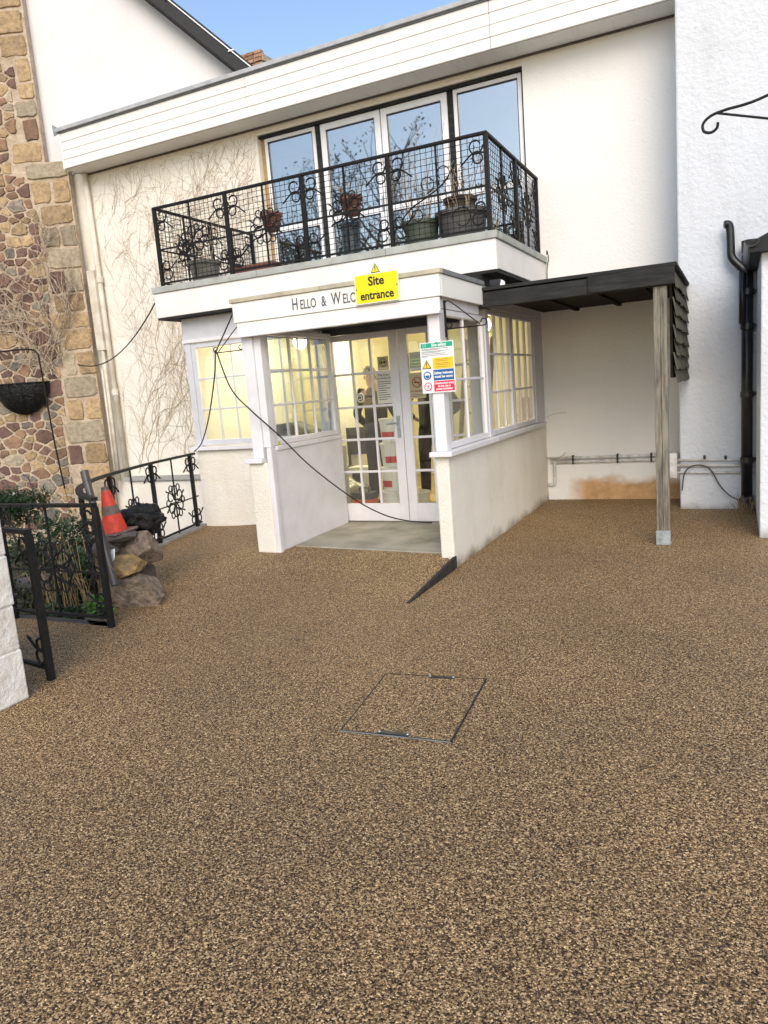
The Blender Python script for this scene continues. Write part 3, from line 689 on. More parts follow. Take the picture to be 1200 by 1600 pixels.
# double doors
DY = 7.40
B('door_frame', 'frame_grey', porch, (-4.32, -4.215, DY-0.02, DY+0.09, FZ, 2.298), (-2.39, -2.335, DY-0.02, DY+0.09, FZ, 2.298))
B('door_head', 'header_shade', porch, (-4.214, -2.391, DY-0.02, DY+0.09, 2.225, 2.298))
B('door_frame', 'frame_grey', porch, (-4.32, -2.32, DY, DY+0.09, 2.30, 2.60))
B('jamb', 'frame_white', porch, (-4.215, -4.19, DY-0.045, DY-0.021, FZ, 2.298))
def leaf(x0, x1, mir):
    d = MB(); z0, z1 = FZ+0.008, 2.222; sw_ = 0.105
    d.box(x0, x0+sw_, DY, DY+0.045, z0, z1); d.box(x1-sw_, x1, DY, DY+0.045, z0, z1)
    d.box(x0+sw_, x1-sw_, DY, DY+0.045, z0, 0.325); d.box(x0+sw_, x1-sw_, DY, DY+0.045, 2.155, z1)
    o = d.build('door', 'frame_white', porch, bevel=0.005)
    gx0, gx1, gz0, gz1 = x0+sw_, x1-sw_, 0.325, 2.155
    for i in (1, 2):
        x = gx0+(gx1-gx0)*i/3; b_ = MB(); b_.box(x-.013, x+.013, DY+.008, DY+.037, gz0, gz1); b_.build('glazing_bar', 'frame_white', o, bevel=0.004)
    for j in range(1, 5):
        z_ = gz0+(gz1-gz0)*j/5; b_ = MB(); b_.box(gx0, gx1, DY+.009, DY+.036, z_-.013, z_+.013); b_.build('glazing_bar', 'frame_white', o, bevel=0.004)
    for i in range(3):
        for j in range(5):
            b_ = MB(); b_.box(gx0+(gx1-gx0)*i/3+.008, gx0+(gx1-gx0)*(i+1)/3-.008, DY+.02, DY+.024, gz0+(gz1-gz0)*j/5+.008, gz0+(gz1-gz0)*(j+1)/5-.008); b_.build('pane', 'glass_low', o)
    return o
dl = leaf(-4.20, -3.297, 0); dr = leaf(-3.290, -2.395, 1)
m = MB(); m.box(-3.362, -3.325, DY-0.012, DY-0.001, 1.06, 1.30); m.tube([(-3.343, DY-0.012, 1.225), (-3.343, DY-0.05, 1.225), (-3.36, DY-0.058, 1.225), (-3.47, DY-0.055, 1.215)], 0.010, 8)
m.build('door_handle', 'galvanised', dl, smooth=False)
# paper notices fixed to the door glass are flat things of their own
def notice(x0, x1, z0, z1, label, mat='paper', name='notice'):
    t = thing(name, ((x0+x1)/2, DY+0.01, z0), label, 'notice')
    B('sheet', mat, t, (x0, x1, DY+0.004, DY+0.007, z0, z1), bevel=0)
    return t
t = notice(-3.575, -3.36, 1.445, 1.775, 'white printed notice taped to the left door above the handle')
text_mesh('lettering', 'This Door Is\nCurrently closed', 0.034, (-3.467, DY+0.003, 1.735), (1, 0, 0), (0, 0, 1), 'sign_grey', t, 0.0004)
for i in range(9):
    w = rnd.uniform(0.10, 0.18); B('print_line', 'sign_grey', t, (-3.56, -3.56+w, DY+0.0025, DY+0.0038, 1.678-i*0.024, 1.685-i*0.024), bevel=0)
t = notice(-3.545, -3.415, 1.805, 1.95, 'small tan card with round travel emblem in upper door pane', 'card_tan')
m = MB(); m.tube([(-3.48+0.042*math.cos(a), DY+0.003, 1.885+0.042*math.sin(a)) for a in [2*PI*i/18 for i in range(19)]], 0.004, 4); m.build('emblem_ring', 'sign_ink', t)
for dx in (-0.017, 0.017):
    m = MB(); m.lathe((-3.48+dx, DY+0.0035, 1.888), [(0.014, 0), (0.014, 0.001)], 12, Matrix.Rotation(R(90), 3, 'X')); m.build('emblem_eye', 'sign_ink', t)
B('emblem_strip', 'paper', t, (-3.535, -3.425, DY+0.002, DY+0.0038, 1.815, 1.832), bevel=0)
t = thing('display_board', (-3.07, DY+0.06, 1.78), 'black display panel glowing green in the right door glass', 'display')
B('case', 'int_dark', t, (-3.185, -2.95, DY+0.05, DY+0.08, 1.77, 1.965))
B('screen', 'led_green', t, (-3.182, -2.955, DY+0.044, DY+0.049, 1.79, 1.905), bevel=0)
for k in range(3): B('text_line', 'led_text', t, (-3.17, -2.97-0.05*(k % 2), DY+0.041, DY+0.0435, 1.885-k*0.032, 1.893-k*0.032), bevel=0)
t = notice(-3.183, -3.0, 1.475, 1.745, 'tan no smoking notice behind the right door glass', 'card_tan')
m = MB(); m.tube([(-3.095+0.052*math.cos(a), DY+0.002, 1.645+0.052*math.sin(a)) for a in [2*PI*i/20 for i in range(21)]], 0.006, 4); m.bar((-3.13, DY+0.002, 1.68), (-3.06, DY+0.002, 1.61), 0.008, 0.008); m.build('prohibition_ring', 'print_red', t)
B('cigarette', 'sign_ink', t, (-3.13, -3.06, DY+0.0025, DY+0.0038, 1.638, 1.648), bevel=0)
text_mesh('lettering', 'NO SMOKING', 0.026, (-3.095, DY+0.003, 1.55), (1, 0, 0), (0, 0, 1), 'print_red', t, 0.0004)
for k in range(2): B('print_line', 'sign_grey', t, (-3.16, -3.03, DY+0.0025, DY+0.0038, 1.512-k*0.018, 1.517-k*0.018), bevel=0)

# lettering on the porch fascia
for (ch_, x, sz) in (('H', -3.572, .145), ('ELLO', -3.435, .115), ('&', -3.275, .125), ('W', -3.15, .145), ('ELCOME', -2.945, .115)):
    text_mesh('lettering', ch_, sz, (x, 5.8435, 2.405-(0.145-sz)*0.32), (1, 0, -0.0), (0, 0, 1), 'sign_grey', porch, 0.0012, 0.64, thick=0.0012)

# ================================================================== signs
s = thing('site_entrance_sign', (-2.74, 5.80, 2.335), 'yellow site entrance sign with warning triangle screwed over the porch fascia', 'sign')
YS = 5.818
B('board', 'sign_white', s, (-2.945, -2.535, YS, YS+0.006, 2.325, 2.655), bevel=0)
B('yellow_field', 'sign_yellow', s, (-2.938, -2.542, YS-0.002, YS-0.0002, 2.332, 2.562), bevel=0)
text_mesh('lettering', 'Site', 0.103, (-2.74, YS-0.003, 2.502), (1, 0, 0), (0, 0, 1), 'sign_ink', s, 0.0028, 0.98)
text_mesh('lettering', 'entrance', 0.098, (-2.74, YS-0.003, 2.388), (1, 0, 0), (0, 0, 1), 'sign_ink', s, 0.0026, 0.90)
def tri(cx, cz, r, y, mat, parent, name):
    mm = MB(); mm.prism([(cx-r, 0, cz-r*0.8), (cx+r, 0, cz-r*0.8), (cx, 0, cz+r)], (0, y, 0), (0, y+0.0012, 0)); return mm.build(name, mat, parent)
tri(-2.74, 2.604, 0.043, YS-0.0016, 'sign_ink', s, 'warning_triangle'); tri(-2.74, 2.602, 0.033, YS-0.003, 'sign_yellow', s, 'triangle_field')
B('exclamation_mark', 'sign_ink', s, (-2.744, -2.736, YS-0.0042, YS-0.0032, 2.596, 2.622), (-2.744, -2.736, YS-0.0042, YS-0.0032, 2.583, 2.590), bevel=0)
for x in (-2.93, -2.55):
    m = MB(); m.lathe((x, YS-0.002, 2.45), [(0.006, 0), (0.004, 0.003)], 8, Matrix.Rotation(R(90), 3, 'X')); m.build('screw', 'sign_ink', s)
s = thing('site_safety_sign', (-2.26, 5.86, 1.535), 'white site safety board with green, yellow, blue and red panels on the porch post', 'sign')
x0, x1, z0, z1, YS = -2.412, -2.112, 1.535, 1.955, 5.885
B('board', 'sign_white', s, (x0, x1, YS, YS+0.006, z0, z1), bevel=0)
def field(a, b, c, d, mat, name='colour_field'): 
    return B(name, mat, s, (x0+a*.30, x0+b*.30, YS-0.002, YS-0.0003, z0+c*.42, z0+d*.42), bevel=0)
def words(t_, u, v, size, mat, sx=0.9, bold=0.0008): return text_mesh('lettering', t_, size, (x0+u*.30, YS-0.003, z0+v*.42), (1, 0, 0), (0, 0, 1), mat, s, bold, sx)
field(.03, .97, .895, .985, 'sign_green'); words('Site safety', .57, .94, .036, 'sign_white', bold=.001)
m = MB(); m.bar((x0+.035, YS-.003, z0+.382), (x0+.028, YS-.003, z0+.40), .004, .002); m.bar((x0+.028, YS-.003, z0+.40), (x0+.036, YS-.003, z0+.408), .004, .002); m.bar((x0+.05, YS-.003, z0+.381), (x0+.05, YS-.003, z0+.408), .003, .002); m.build('leaf_mark', 'sign_white', s)
for (v, w) in ((.872, .88), (.852, .55), (.822, .9), (.802, .62), (.772, .78), (.742, .86), (.722, .18)):
    B('print_line', 'sign_grey', s, (x0+.012, x0+.012+.275*w, YS-0.002, YS-0.0003, z0+v*.42-.0022, z0+v*.42+.0010), bevel=0)
field(.36, .97, .47, .69, 'sign_amber'); field(.36, .97, .245, .455, 'sign_blue'); field(.36, .97, .025, .23, 'sign_red')
for v in (.655, .625, .58, .55, .51): B('print_line', 'sign_grey', s, (x0+.13, x0+.27-.03*rnd.random(), YS-0.0035, YS-0.0022, z0+v*.42-.002, z0+v*.42+.001), bevel=0)
words('Safety helmets\nmust be worn', .665, .352, .030, 'sign_white', .95, .0010); words('Unauthorised entry\nto this site is\nstrictly forbidden', .665, .128, .024, 'sign_white', .9, .0008)
tri(x0+.052, z0+.237, .042, YS-0.0016, 'sign_ink', s, 'warning_triangle'); tri(x0+.052, z0+.2355, .032, YS-0.003, 'sign_amber', s, 'triangle_field')
B('exclamation_mark', 'sign_ink', s, (x0+.0485, x0+.0555, YS-.0042, YS-.0032, z0+.228, z0+.256), (x0+.0485, x0+.0555, YS-.0042, YS-.0032, z0+.215, z0+.222), bevel=0)
def disc(cx, cz, r, y, mat, name):
    mm = MB(); mm.lathe((cx, y, cz), [(r, 0), (r, 0.001)], 24, Matrix.Rotation(R(90), 3, 'X')); return mm.build(name, mat, s)
disc(x0+.053, z0+.147, .036, YS-.0006, 'sign_blue', 'mandatory_disc')
m = MB(); m.prism([(x0+.053+.026*math.cos(a), 0, z0+.150+.022*math.sin(a)) for a in [PI*i/10 for i in range(11)]], (0, YS-.003, 0), (0, YS-.0018, 0)); m.build('helmet_mark', 'sign_white', s)
m = MB(); m.tube([(x0+.053+.020*math.cos(a), YS-.0024, z0+.149+.028*math.sin(a)) for a in [PI+PI*i/10 for i in range(11)]], .0022, 4); m.build('face_mark', 'sign_white', s)
disc(x0+.053, z0+.055, .036, YS-.0006, 'sign_red', 'prohibition_disc'); disc(x0+.053, z0+.055, .028, YS-.0018, 'sign_white', 'prohibition_field')
m = MB(); m.bar((x0+.046, YS-.0035, z0+.038), (x0+.06, YS-.0035, z0+.062), .018, .001)
for k in range(4): m.bar((x0+.053+.004*k, YS-.0035, z0+.058), (x0+.054+.006*k, YS-.0035, z0+.074-.002*k), .0028, .001)
m.build('hand_mark', 'sign_red', s)
m = MB(); m.bar((x0+.033, YS-.0048, z0+.075), (x0+.073, YS-.0048, z0+.035), .006, .001); m.build('prohibition_bar', 'sign_red', s)
m = MB(); m.lathe((-2.262, YS-0.001, 1.948), [(0.006, 0), (0.004, 0.003)], 8, Matrix.Rotation(R(90), 3, 'X')); m.build('screw', 'sign_ink', s)

# ================================================================== wrought iron helpers
def loop_pts(c, u, v, r, a0, turns, n=22, shrink=0.35):
    c, u, v = Vector(c), Vector(u), Vector(v); out = []
    for i in range(n+1):
        t = i/n; a = a0+turns*2*PI*t; rad = r*(1-shrink*t)
        out.append(c+u*(rad*math.cos(a))+v*(rad*math.sin(a)))
    return out
def tip(mb, p, d, w=0.012):
    p, d = Vector(p), Vector(d).normalized()
    mb.tube([p-d*0.03, p-d*0.005, p+d*0.03], [0.004, w, 0.001], 5)
def post_scroll(mb, o, u, sz=1.0, flip=1, sides=(-1, 1)):
    o, u = Vector(o), Vector(u); zv = Vector((0, 0, flip))
    for sg in sides:
        U = u*sg
        mb.tube(loop_pts(o+U*0.095*sz-zv*0.075*sz, U, zv, 0.068*sz, PI*1.0, 0.95), 0.0085, 5)
        mb.tube(loop_pts(o+U*0.075*sz-zv*0.175*sz, U, zv, 0.055*sz, PI*0.5, -0.95), 0.0085, 5)
        e = o+U*0.225*sz-zv*0.205*sz
        mb.tube(smooth_path([o+U*0.02*sz-zv*0.14*sz, o+U*0.11*sz-zv*0.125*sz, e], 5), 0.0085, 5); tip(mb, e, e-(o+U*0.11*sz-zv*0.125*sz))
def rosette(mb, c, u, r=0.20):
    c, u = Vector(c), Vector(u); zv = Vector((0, 0, 1))
    for k in range(6):
        a = R(30)+k*PI/3; d = u*math.cos(a)+zv*math.sin(a); p = u*(-math.sin(a))+zv*math.cos(a)
        mb.tube(loop_pts(c+d*r*0.56, d, p, r*0.34, PI, 0.95*(1 if k % 2 else -1)), 0.0085, 5)
        a2 = a+PI/6; d2 = u*math.cos(a2)+zv*math.sin(a2); p2 = u*(-math.sin(a2))+zv*math.cos(a2)
        mb.tube(loop_pts(c+d2*r*0.80, d2, p2, r*0.22, PI, 0.9*(1 if k % 2 else -1), 14), 0.0075, 5)
        if k in (0, 2, 3, 5):
            mb.tube(smooth_path([c+d*0.03, c+d*r*0.5+p*r*0.18, c+d*r*1.05+p*r*0.1], 4), 0.0075, 5); tip(mb, c+d*r*1.05+p*r*0.1, d)

# ================================================================== balcony
BX0, BX1, BYF = -6.56, -2.15, 7.41
bal = thing('balcony', (-4.3, BYF, 2.67), 'white balcony box with black iron railing above the porch', 'balcony')
B('slab_front', 'balcony_white', bal, (BX0, BX1, BYF, BYF+0.05, 2.69, 2.985))
B('slab_side', 'balcony_white', bal, (BX1-0.05, BX1, BYF+0.051, WY-0.001, 2.70, 2.985))
B('slab_side', 'balcony_white', bal, (BX0, BX0+0.05, BYF+0.051, WY-0.001, 2.70, 2.985))
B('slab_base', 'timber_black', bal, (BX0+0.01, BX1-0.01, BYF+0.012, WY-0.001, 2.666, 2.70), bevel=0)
B('deck', 'coping_grey', bal, (BX0+0.051, BX1-0.051, BYF+0.051, WY-0.001, 2.93, 3.0), bevel=0)
cx = [BX0-0.02, -5.0, -3.35, BX1+0.02]
for a, b in zip(cx[:-1], cx[1:]): B('coping', 'coping_grey', bal, (a+0.002, b-0.002, BYF-0.02, BYF+0.12, 2.986, 3.062), bevel=0.006)
B('coping', 'coping_grey', bal, (BX1-0.10, BX1+0.022, BYF+0.121, WY-0.001, 2.986, 3.062), bevel=0.006)
B('coping', 'coping_grey', bal, (BX0-0.022, BX0+0.10, BYF+0.121, WY-0.001, 2.986, 3.062), bevel=0.006)
m = MB(); m.tube(smooth_path([(BX1+0.03, 9.5, 3.08), (BX1+0.045, 9.46, 3.12), (BX1+0.05, 9.5, 3.02), (BX1+0.02, 9.53, 2.9), (BX1+0.02, 9.53, 2.55)], 6), 0.006, 6); m.build('wire_tail', 'cable_black', bal)
RZ0, RZ1 = 3.09, 3.985
def wire(mb, a, b, r=0.0036): mb.tube([a, b], r, 3, False)
def railing(p0, p1, posts, thins, rose, parent, u, ends=(True, True), potless=True, seed=1):
    """posts/thins/rose are distances along the run; returns the railing part"""
    p0, p1, u = Vector(p0), Vector(p1), Vector(u); L = (p1-p0).length
    at = lambda d, z: Vector((p0.x+u.x*d, p0.y+u.y*d, z))
    mb = MB(); mb.bar(at(-0.02, RZ1), at(L+0.02, RZ1), 0.045, 0.028)
    rail = mb.build('railing', 'iron', parent, bevel=0.004)
    mb = MB(); mb.bar(at(0, RZ0+0.012), at(L, RZ0+0.012), 0.03, 0.018); mb.build('bottom_rail', 'iron', rail)
    mb = MB(); mb.bar(at(0, 3.50), at(L, 3.50), 0.014, 0.018); mb.build('mid_rail', 'iron', rail)
    for d in posts:
        mb = MB(); mb.bar(at(d, 3.063), at(d, RZ1-0.014), 0.042, 0.042, (u.x, u.y, 0)); mb.build('post', 'iron', rail, bevel=0.003)
        sides = [q for q, ok in ((-1, d > 0.1), (1, d < L-0.1)) if ok]
        mb = MB(); post_scroll(mb, at(d, RZ1-0.02), u, 1.12, 1, sides); mb.build('scroll', 'iron', rail)
        mb = MB(); post_scroll(mb, at(d, RZ0+0.02), u, 1.12, -1, sides); mb.build('scroll', 'iron', rail)
    for d in thins:
        mb = MB(); mb.bar(at(d, RZ0), at(d, RZ1-0.014), 0.018, 0.018, (u.x, u.y, 0)); mb.build('bar', 'iron', rail)
        mb = MB(); mb.tube([at(d, 3.72), at(d, 3.80), at(d, 3.86)], [0.004, 0.016, 0.002], 6); mb.build('spear', 'iron', rail)
    for d in rose:
        mb = MB(); rosette(mb, at(d, 3.53), u, 0.21); mb.build('rosette', 'iron', rail)
    mb = MB(); n = int(L/0.062)
    for i in range(1, n): wire(mb, at(L*i/n, RZ0), at(L*i/n, RZ1))
    for j in range(1, 15): z_ = RZ0+(RZ1-RZ0)*j/15; wire(mb, at(0, z_), at(L, z_))
    w = mb.build('wire_mesh', 'iron', rail); w['kind'] = 'stuff'
    return rail
XL, XR, YF = -6.43, -2.215, 7.45
fr_ = railing((XL, YF, 0), (XR, YF, 0), [0.0, 1.065, 2.11, 3.153, XR-XL], [0.53, 1.585, 2.63, 3.69], [0.53, 1.585, 2.63], bal, (1, 0, 0))
# last bay has a long S scroll instead of the rosette
m = MB(); c0 = Vector((XL+3.153, YF, 0)); P = lambda d, z: Vector((c0.x+d, YF, z))
m.tube(smooth_path([P(0.16, 3.16), P(0.12, 3.30), P(0.24, 3.42), P(0.42, 3.50), P(0.60, 3.60), P(0.72, 3.74)], 8), 0.008, 6)
m.tube(loop_pts(P(0.42, 3.62), (1, 0, 0), (0, 0, 1), 0.085, -PI/2, 0.9), 0.006, 5); m.tube(loop_pts(P(0.60, 3.70), (1, 0, 0), (0, 0, 1), 0.08, -PI/2, 0.9), 0.006, 5)
m.tube(loop_pts(P(0.78, 3.24), (1, 0, 0), (0, 0, 1), 0.11, PI, -0.9), 0.006, 5); m.tube(loop_pts(P(0.30, 3.33), (1, 0, 0), (0, 0, 1), 0.07, PI, -0.9), 0.006, 5)
tip(m, P(0.73, 3.76), (0.5, 0, 0.7)); m.build('scroll', 'iron', fr_)
railing((XR, YF+0.03, 0), (XR, 9.5, 0), [1.03, 2.0], [0.5, 1.52], [0.5, 1.52], bal, (0, 1, 0))
railing((XL, YF+0.03, 0), (XL, 9.5, 0), [1.03, 2.0], [0.5, 1.52], [0.5, 1.52], bal, (0, 1, 0))

# ------------------------------------------------------------------ pots
def pot(name, c, r, h, mat, label, rim=0.02, stems=0, sh=0.5, smat='vine', spread=0.35, leaves=0, lmat='leaf_olive', cat='plant pot', taper=0.78, seed=0):
    q = random.Random(seed); t = thing(name, c, label, cat, 'pots on the balcony' if 'balcony' in label or 'railing' in label else None); c = Vector(c)
    mb = MB(); mb.lathe(c, [(r*taper, 0.0), (r*0.9, h*0.5), (r, h-0.045), (r+rim, h-0.04), (r+rim, h), (r-0.012, h), (r-0.014, h-0.03)], 22); mb.build('pot', mat, t)
    mb = MB(); mb.lathe(c+Vector((0, 0, h-0.03)), [(r-0.016, 0), (r-0.017, 0.004), (r*0.4, 0.012)], 16); mb.build('soil', 'soil', t)
    if stems:
        mb = MB(); ml = MB()
        for k in range(stems):
            a = q.uniform(0, 2*PI); b = c+Vector((r*0.5*math.cos(a), r*0.5*math.sin(a), h-0.02)); H_ = sh*q.uniform(0.5, 1.0)
            d = Vector((math.cos(a)*spread*q.random(), math.sin(a)*spread*q.random(), 1)); pts_ = [b]
            for j in range(5):
                d = d+Vector((q.uniform(-.25, .25), q.uniform(-.25, .25), 0.05)); pts_.append(pts_[-1]+d.normalized()*H_/5)
            mb.tube(pts_, [0.006, 0.005, 0.004, 0.0035, 0.003, 0.002], 4)
            for j in (2, 3, 4):
                if q.random() < 0.8:
                    e = pts_[j]+Vector((q.uniform(-.12, .12), q.uniform(-.12, .12), q.uniform(.02, .14))); mb.tube([pts_[j], e], [0.003, 0.0015], 3)
                    for _ in range(leaves):
                        s_ = q.uniform(0.02, 0.045); w = Vector((q.uniform(-1, 1), q.uniform(-1, 1), q.uniform(-1, .6))).normalized(); x = w.cross(Vector((0, 0, 1))).normalized()
                        o_ = e+Vector((q.uniform(-.03, .03), q.uniform(-.03, .03), q.uniform(-.03, .03)))
                        ml.add([o_, o_+w*s_*0.5+x*s_*0.3, o_+w*s_, o_+w*s_*0.5-x*s_*0.3], [(0, 1, 2, 3)])
        mb.build('stems', smat, t)
        if leaves: ml.build('leaves', lmat, t)
    return t
DZ = 3.001
pot('flower_pot', (-6.02, 7.78, DZ), 0.185, 0.34, 'pot_drab', 'drab grey pot with bare twigs in left corner of the balcony', stems=10, sh=0.55, seed=1)
pot('flower_pot', (-3.06, 7.74, DZ), 0.19, 0.33, 'pot_green', 'green plastic pot with tall bare twigs on the balcony', stems=16, sh=1.0, spread=0.5, seed=2)
pot('flower_pot', (-2.60, 7.76, DZ), 0.26, 0.36, 'pot_grey', 'large dark grey tub with wide rim at right corner of the balcony', rim=0.03, stems=9, sh=0.62, spread=0.6, leaves=5, seed=3)
pot('flower_pot', (-2.78, 8.25, DZ), 0.17, 0.62, 'bark', 'tall brown bark pot behind the grey tub on the balcony', stems=6, sh=0.4, seed=4, taper=0.95)
pot('glazed_pot', (-4.02, 7.95, DZ), 0.115, 0.50, 'pot_blue', 'tall dark blue glazed pot beside the balcony doors', taper=0.9, seed=5)
pot('flower_pot', (-2.62, 9.1, DZ), 0.15, 0.30, 'pot_drab', 'small plain pot with leafy shoots by the right wall of the balcony', stems=9, sh=1.15, spread=0.25, leaves=5, lmat='leaf_dark', seed=6)
t = thing('trough', (-5.3, 7.85, DZ), 'long terracotta trough lying low behind the balcony railing', 'planter', 'pots on the balcony')
m = MB(); m.prism([(-5.58, 0, DZ), (-5.02, 0, DZ), (-4.98, 0, DZ+0.17), (-5.62, 0, DZ+0.17)], (0, 7.74, 0), (0, 7.94, 0)); m.build('body', 'pot_terracotta', t, bevel=0.01)
B('rim', 'pot_terracotta', t, (-5.64, -4.96, 7.72, 7.96, DZ+0.171, DZ+0.20))
for (x, lab, sd_) in ((XL+1.585, 'terracotta pot held in the second ring of the railing from left', 11), (XL+2.63, 'terracotta pot held in the ring of the railing before the doors', 12)):
    pot('ring_pot', (x, YF+0.135, 3.50), 0.115, 0.19, 'pot_terracotta', lab, rim=0.014, stems=7, sh=0.2, spread=1.0, seed=sd_)

# ================================================================== timber canopy
can = thing('timber_canopy', (-0.6, 7.0, 0), 'lean-to timber canopy on one weathered post beside the porch', 'canopy')
CZ0, CZ1 = 2.29, 2.43
m = MB(); m.box(-2.215, -1.0, 6.98, 7.03, CZ0, CZ1); m.build('beam', 'timber_black', can, bevel=0.006)
m = MB(); m.box(-1.2, -0.475, 6.955, 6.979, CZ0+0.005, CZ1+0.012); m.build('beam_board', 'timber_black', can, bevel=0.006)
m = MB(); m.box(-1.0, -0.50, 6.981, 7.03, CZ0, CZ1-0.004); m.build('beam', 'timber_black', can, bevel=0.006)
B('roof_deck', 'timber_black', can, (-2.21, -0.46, 6.97, 9.54, CZ1+0.013, CZ1+0.045))
for i in range(14):
    y = 7.04+i*0.178
    if y > 8.62 and i: pass
    B('ceiling_board', 'timber_brown', can, (-2.20, -0.59, y, y+0.172, CZ1-0.035, CZ1-0.008), bevel=0.003)
for x in (-1.8, -1.3, -0.85): B('rafter', 'timber_brown', can, (x, x+0.05, 7.032, 9.54, CZ0+0.075, CZ1-0.036), bevel=0.003)
m = MB(); m.box(-0.655, -0.600, 6.99, 7.085, 0.10, CZ0-0.001); m.box(-0.5985, -0.545, 6.992, 7.083, 0.10, CZ0-0.001); m.build('post', 'timber_grey', can, bevel=0.006, seg=2)
m = MB(); m.box(-0.662, -0.538, 6.977, 6.989, 0.003, 0.135); m.box(-0.664, -0.537, 6.98, 7.10, 0.0, 0.012); m.build('post_shoe', 'galvanised', can, bevel=0.003)
for (dx, dz) in ((-0.03, 0.05), (0.03, 0.05), (0, 0.095)):
    m = MB(); m.lathe((-0.60+dx, 6.977, dz), [(0.008, 0), (0.006, 0.006)], 8, Matrix.Rotation(R(90), 3, 'X')); m.build('bolt', 'galvanised', can)
B('side_beam', 'timber_black', can, (-0.535, -0.505, 7.09, 8.845, CZ0-0.0, CZ1+0.01))
B('side_backing', 'timber_brown', can, (-0.53, -0.508, 7.10, 8.84, 1.50, CZ0-0.001), bevel=0)
for row in range(8):
    zt = 2.43-row*0.118
    y = 7.05+(0.07 if row % 2 else 0.0)
    while y < 8.80:
        w = rnd.uniform(0.13, 0.19); jz = rnd.uniform(-.012, .012); tilt = 0.028
        mb = MB(); y1 = min(y+w-0.006, 8.84)
        mb.add([(-0.503, y, zt), (-0.503, y1, zt), (-0.503+tilt, y1, zt-0.15+jz), (-0.503+tilt, y, zt-0.15+jz+rnd.uniform(-.006, .006)),
                (-0.494, y, zt), (-0.494, y1, zt), (-0.490+tilt, y1, zt-0.15+jz), (-0.490+tilt, y, zt-0.15+jz)],
               [(0, 1, 2, 3), (7, 6, 5, 4), (0, 4, 5, 1), (1, 5, 6, 2), (2, 6, 7, 3), (3, 7, 4, 0)])
        mb.build('shingle', 'shingle', can, origin=(-0.5, y, zt)); y += w
# security light bits above the porch corner
t = thing('floodlight', (-2.12, 7.2, 2.45), 'small black floodlight tucked under the balcony corner', 'light fitting')
B('housing', 'black_plastic', t, (-2.16, -2.06, 7.16, 7.28, 2.476, 2.56)); 
m = MB(); m.prism([(-2.05, 7.12, 2.477), (-2.0, 7.12, 2.477), (-2.01, 7.13, 2.53), (-2.035, 7.13, 2.545)], (0, 0, 0), (0, 0.03, 0)); m.build('shade', 'sign_white', t)

# ================================================================== hanging basket brackets
def bracket(o, sg, label):
    t = thing('basket_bracket', o, label, 'bracket', 'scrolled basket brackets on the porch'); o = Vector(o); mb = MB()
    U = Vector((sg, 0, 0))
    mb.bar(o+Vector((0, 0, -0.30)), o, 0.012, 0.025); mb.build('back_bar', 'iron', t)
    mb = MB(); mb.tube([o+Vector((0, -0.006, -0.235)), o+U*0.33+Vector((0, -0.006, -0.235))], 0.005, 6); mb.tube(loop_pts(o+U*0.33+Vector((0, -.006, -0.205)), U, (0, 0, 1), 0.03, -PI/2, 0.8), 0.005, 5)
    mb.build('arm', 'iron', t)
    mb = MB(); mb.tube(smooth_path([o+U*0.01+Vector((0, -.006, -0.02)), o+U*0.05+Vector((0, -.006, -0.015)), o+U*0.20+Vector((0, -.006, -0.14)), o+U*0.30+Vector((0, -.006, -0.225))], 6), 0.005, 6)
    mb.tube(loop_pts(o+U*0.035+Vector((0, -.006, -0.205)), U, (0, 0, 1), 0.026, PI, 0.85), 0.005, 5); mb.build('brace', 'iron', t)
bracket((-2.185, 5.93, 2.285), 1, 'thin scrolled iron bracket beside the site safety sign')
bracket((-4.262, 5.97, 2.31), -1, 'thin scrolled iron bracket at the left corner of the porch')
t = thing('sign_bracket', (0.24, 7.3, 3.65), 'large curled iron bracket reaching in from the right edge', 'bracket')
m = MB(); m.tube(smooth_path([(0.9, 7.40, 4.0), (0.23, 7.37, 3.745), (-0.10, 7.37, 3.70), (-0.205, 7.37, 3.675), (-0.262, 7.37, 3.625), (-0.255, 7.37, 3.565), (-0.20, 7.37, 3.545), (-0.155, 7.37, 3.57), (-0.145, 7.37, 3.615)], 7), 0.012, 8); m.build('upper_arm', 'iron', t)
m = MB(); m.tube([(0.9, 7.40, 3.36), (0.23, 7.37, 3.565), (-0.155, 7.37, 3.69)], 0.010, 8); m.build('lower_arm', 'iron', t)
m = MB(); m.box(0.88, 0.91, 7.36, 7.44, 2.75, 4.2); m.build('back_bar', 'iron', t)

# ================================================================== pipes and cables on the right
t = thing('soil_pipe', (0.10, 8.75, 0), 'black plastic soil pipe with curled vent and gutter hopper on the right wing', 'pipe')
m = MB(); m.tube([(0.10, 8.76, 0.10), (0.10, 8.76, 2.66)], 0.055, 14); m.build('pipe', 'black_plastic', t, smooth=True)
m = MB(); m.tube(smooth_path([(0.10, 8.74, 2.48), (0.03, 8.74, 2.56), (-0.045, 8.74, 2.66), (-0.055, 8.74, 2.78), (-0.06, 8.74, 2.92), (-0.075, 8.735, 2.985), (-0.11, 8.72, 2.99)], 6), 0.040, 12); m.build('vent_pipe', 'black_plastic', t, smooth=True)
for z_ in (0.55, 1.25, 1.95, 2.3):
    m = MB(); m.lathe((0.10, 8.76, z_), [(0.066, -0.03), (0.066, 0.03)], 14); m.box(0.08, 0.20, 8.80, 8.849, z_-0.02, z_+0.02); m.build('pipe_clip', 'black_plastic', t)
m = MB(); m.lathe((0.10, 8.76, 0.02), [(0.075, 0.0), (0.07, 0.1), (0.06, 0.13)], 12); m.build('shoe', 'black_plastic', t)
m = MB(); m.tube([(0.055, 8.72, 1.98), (0.055, 8.72, 2.5)], 0.035, 10); m.build('branch_pipe', 'black_plastic', t, smooth=True)
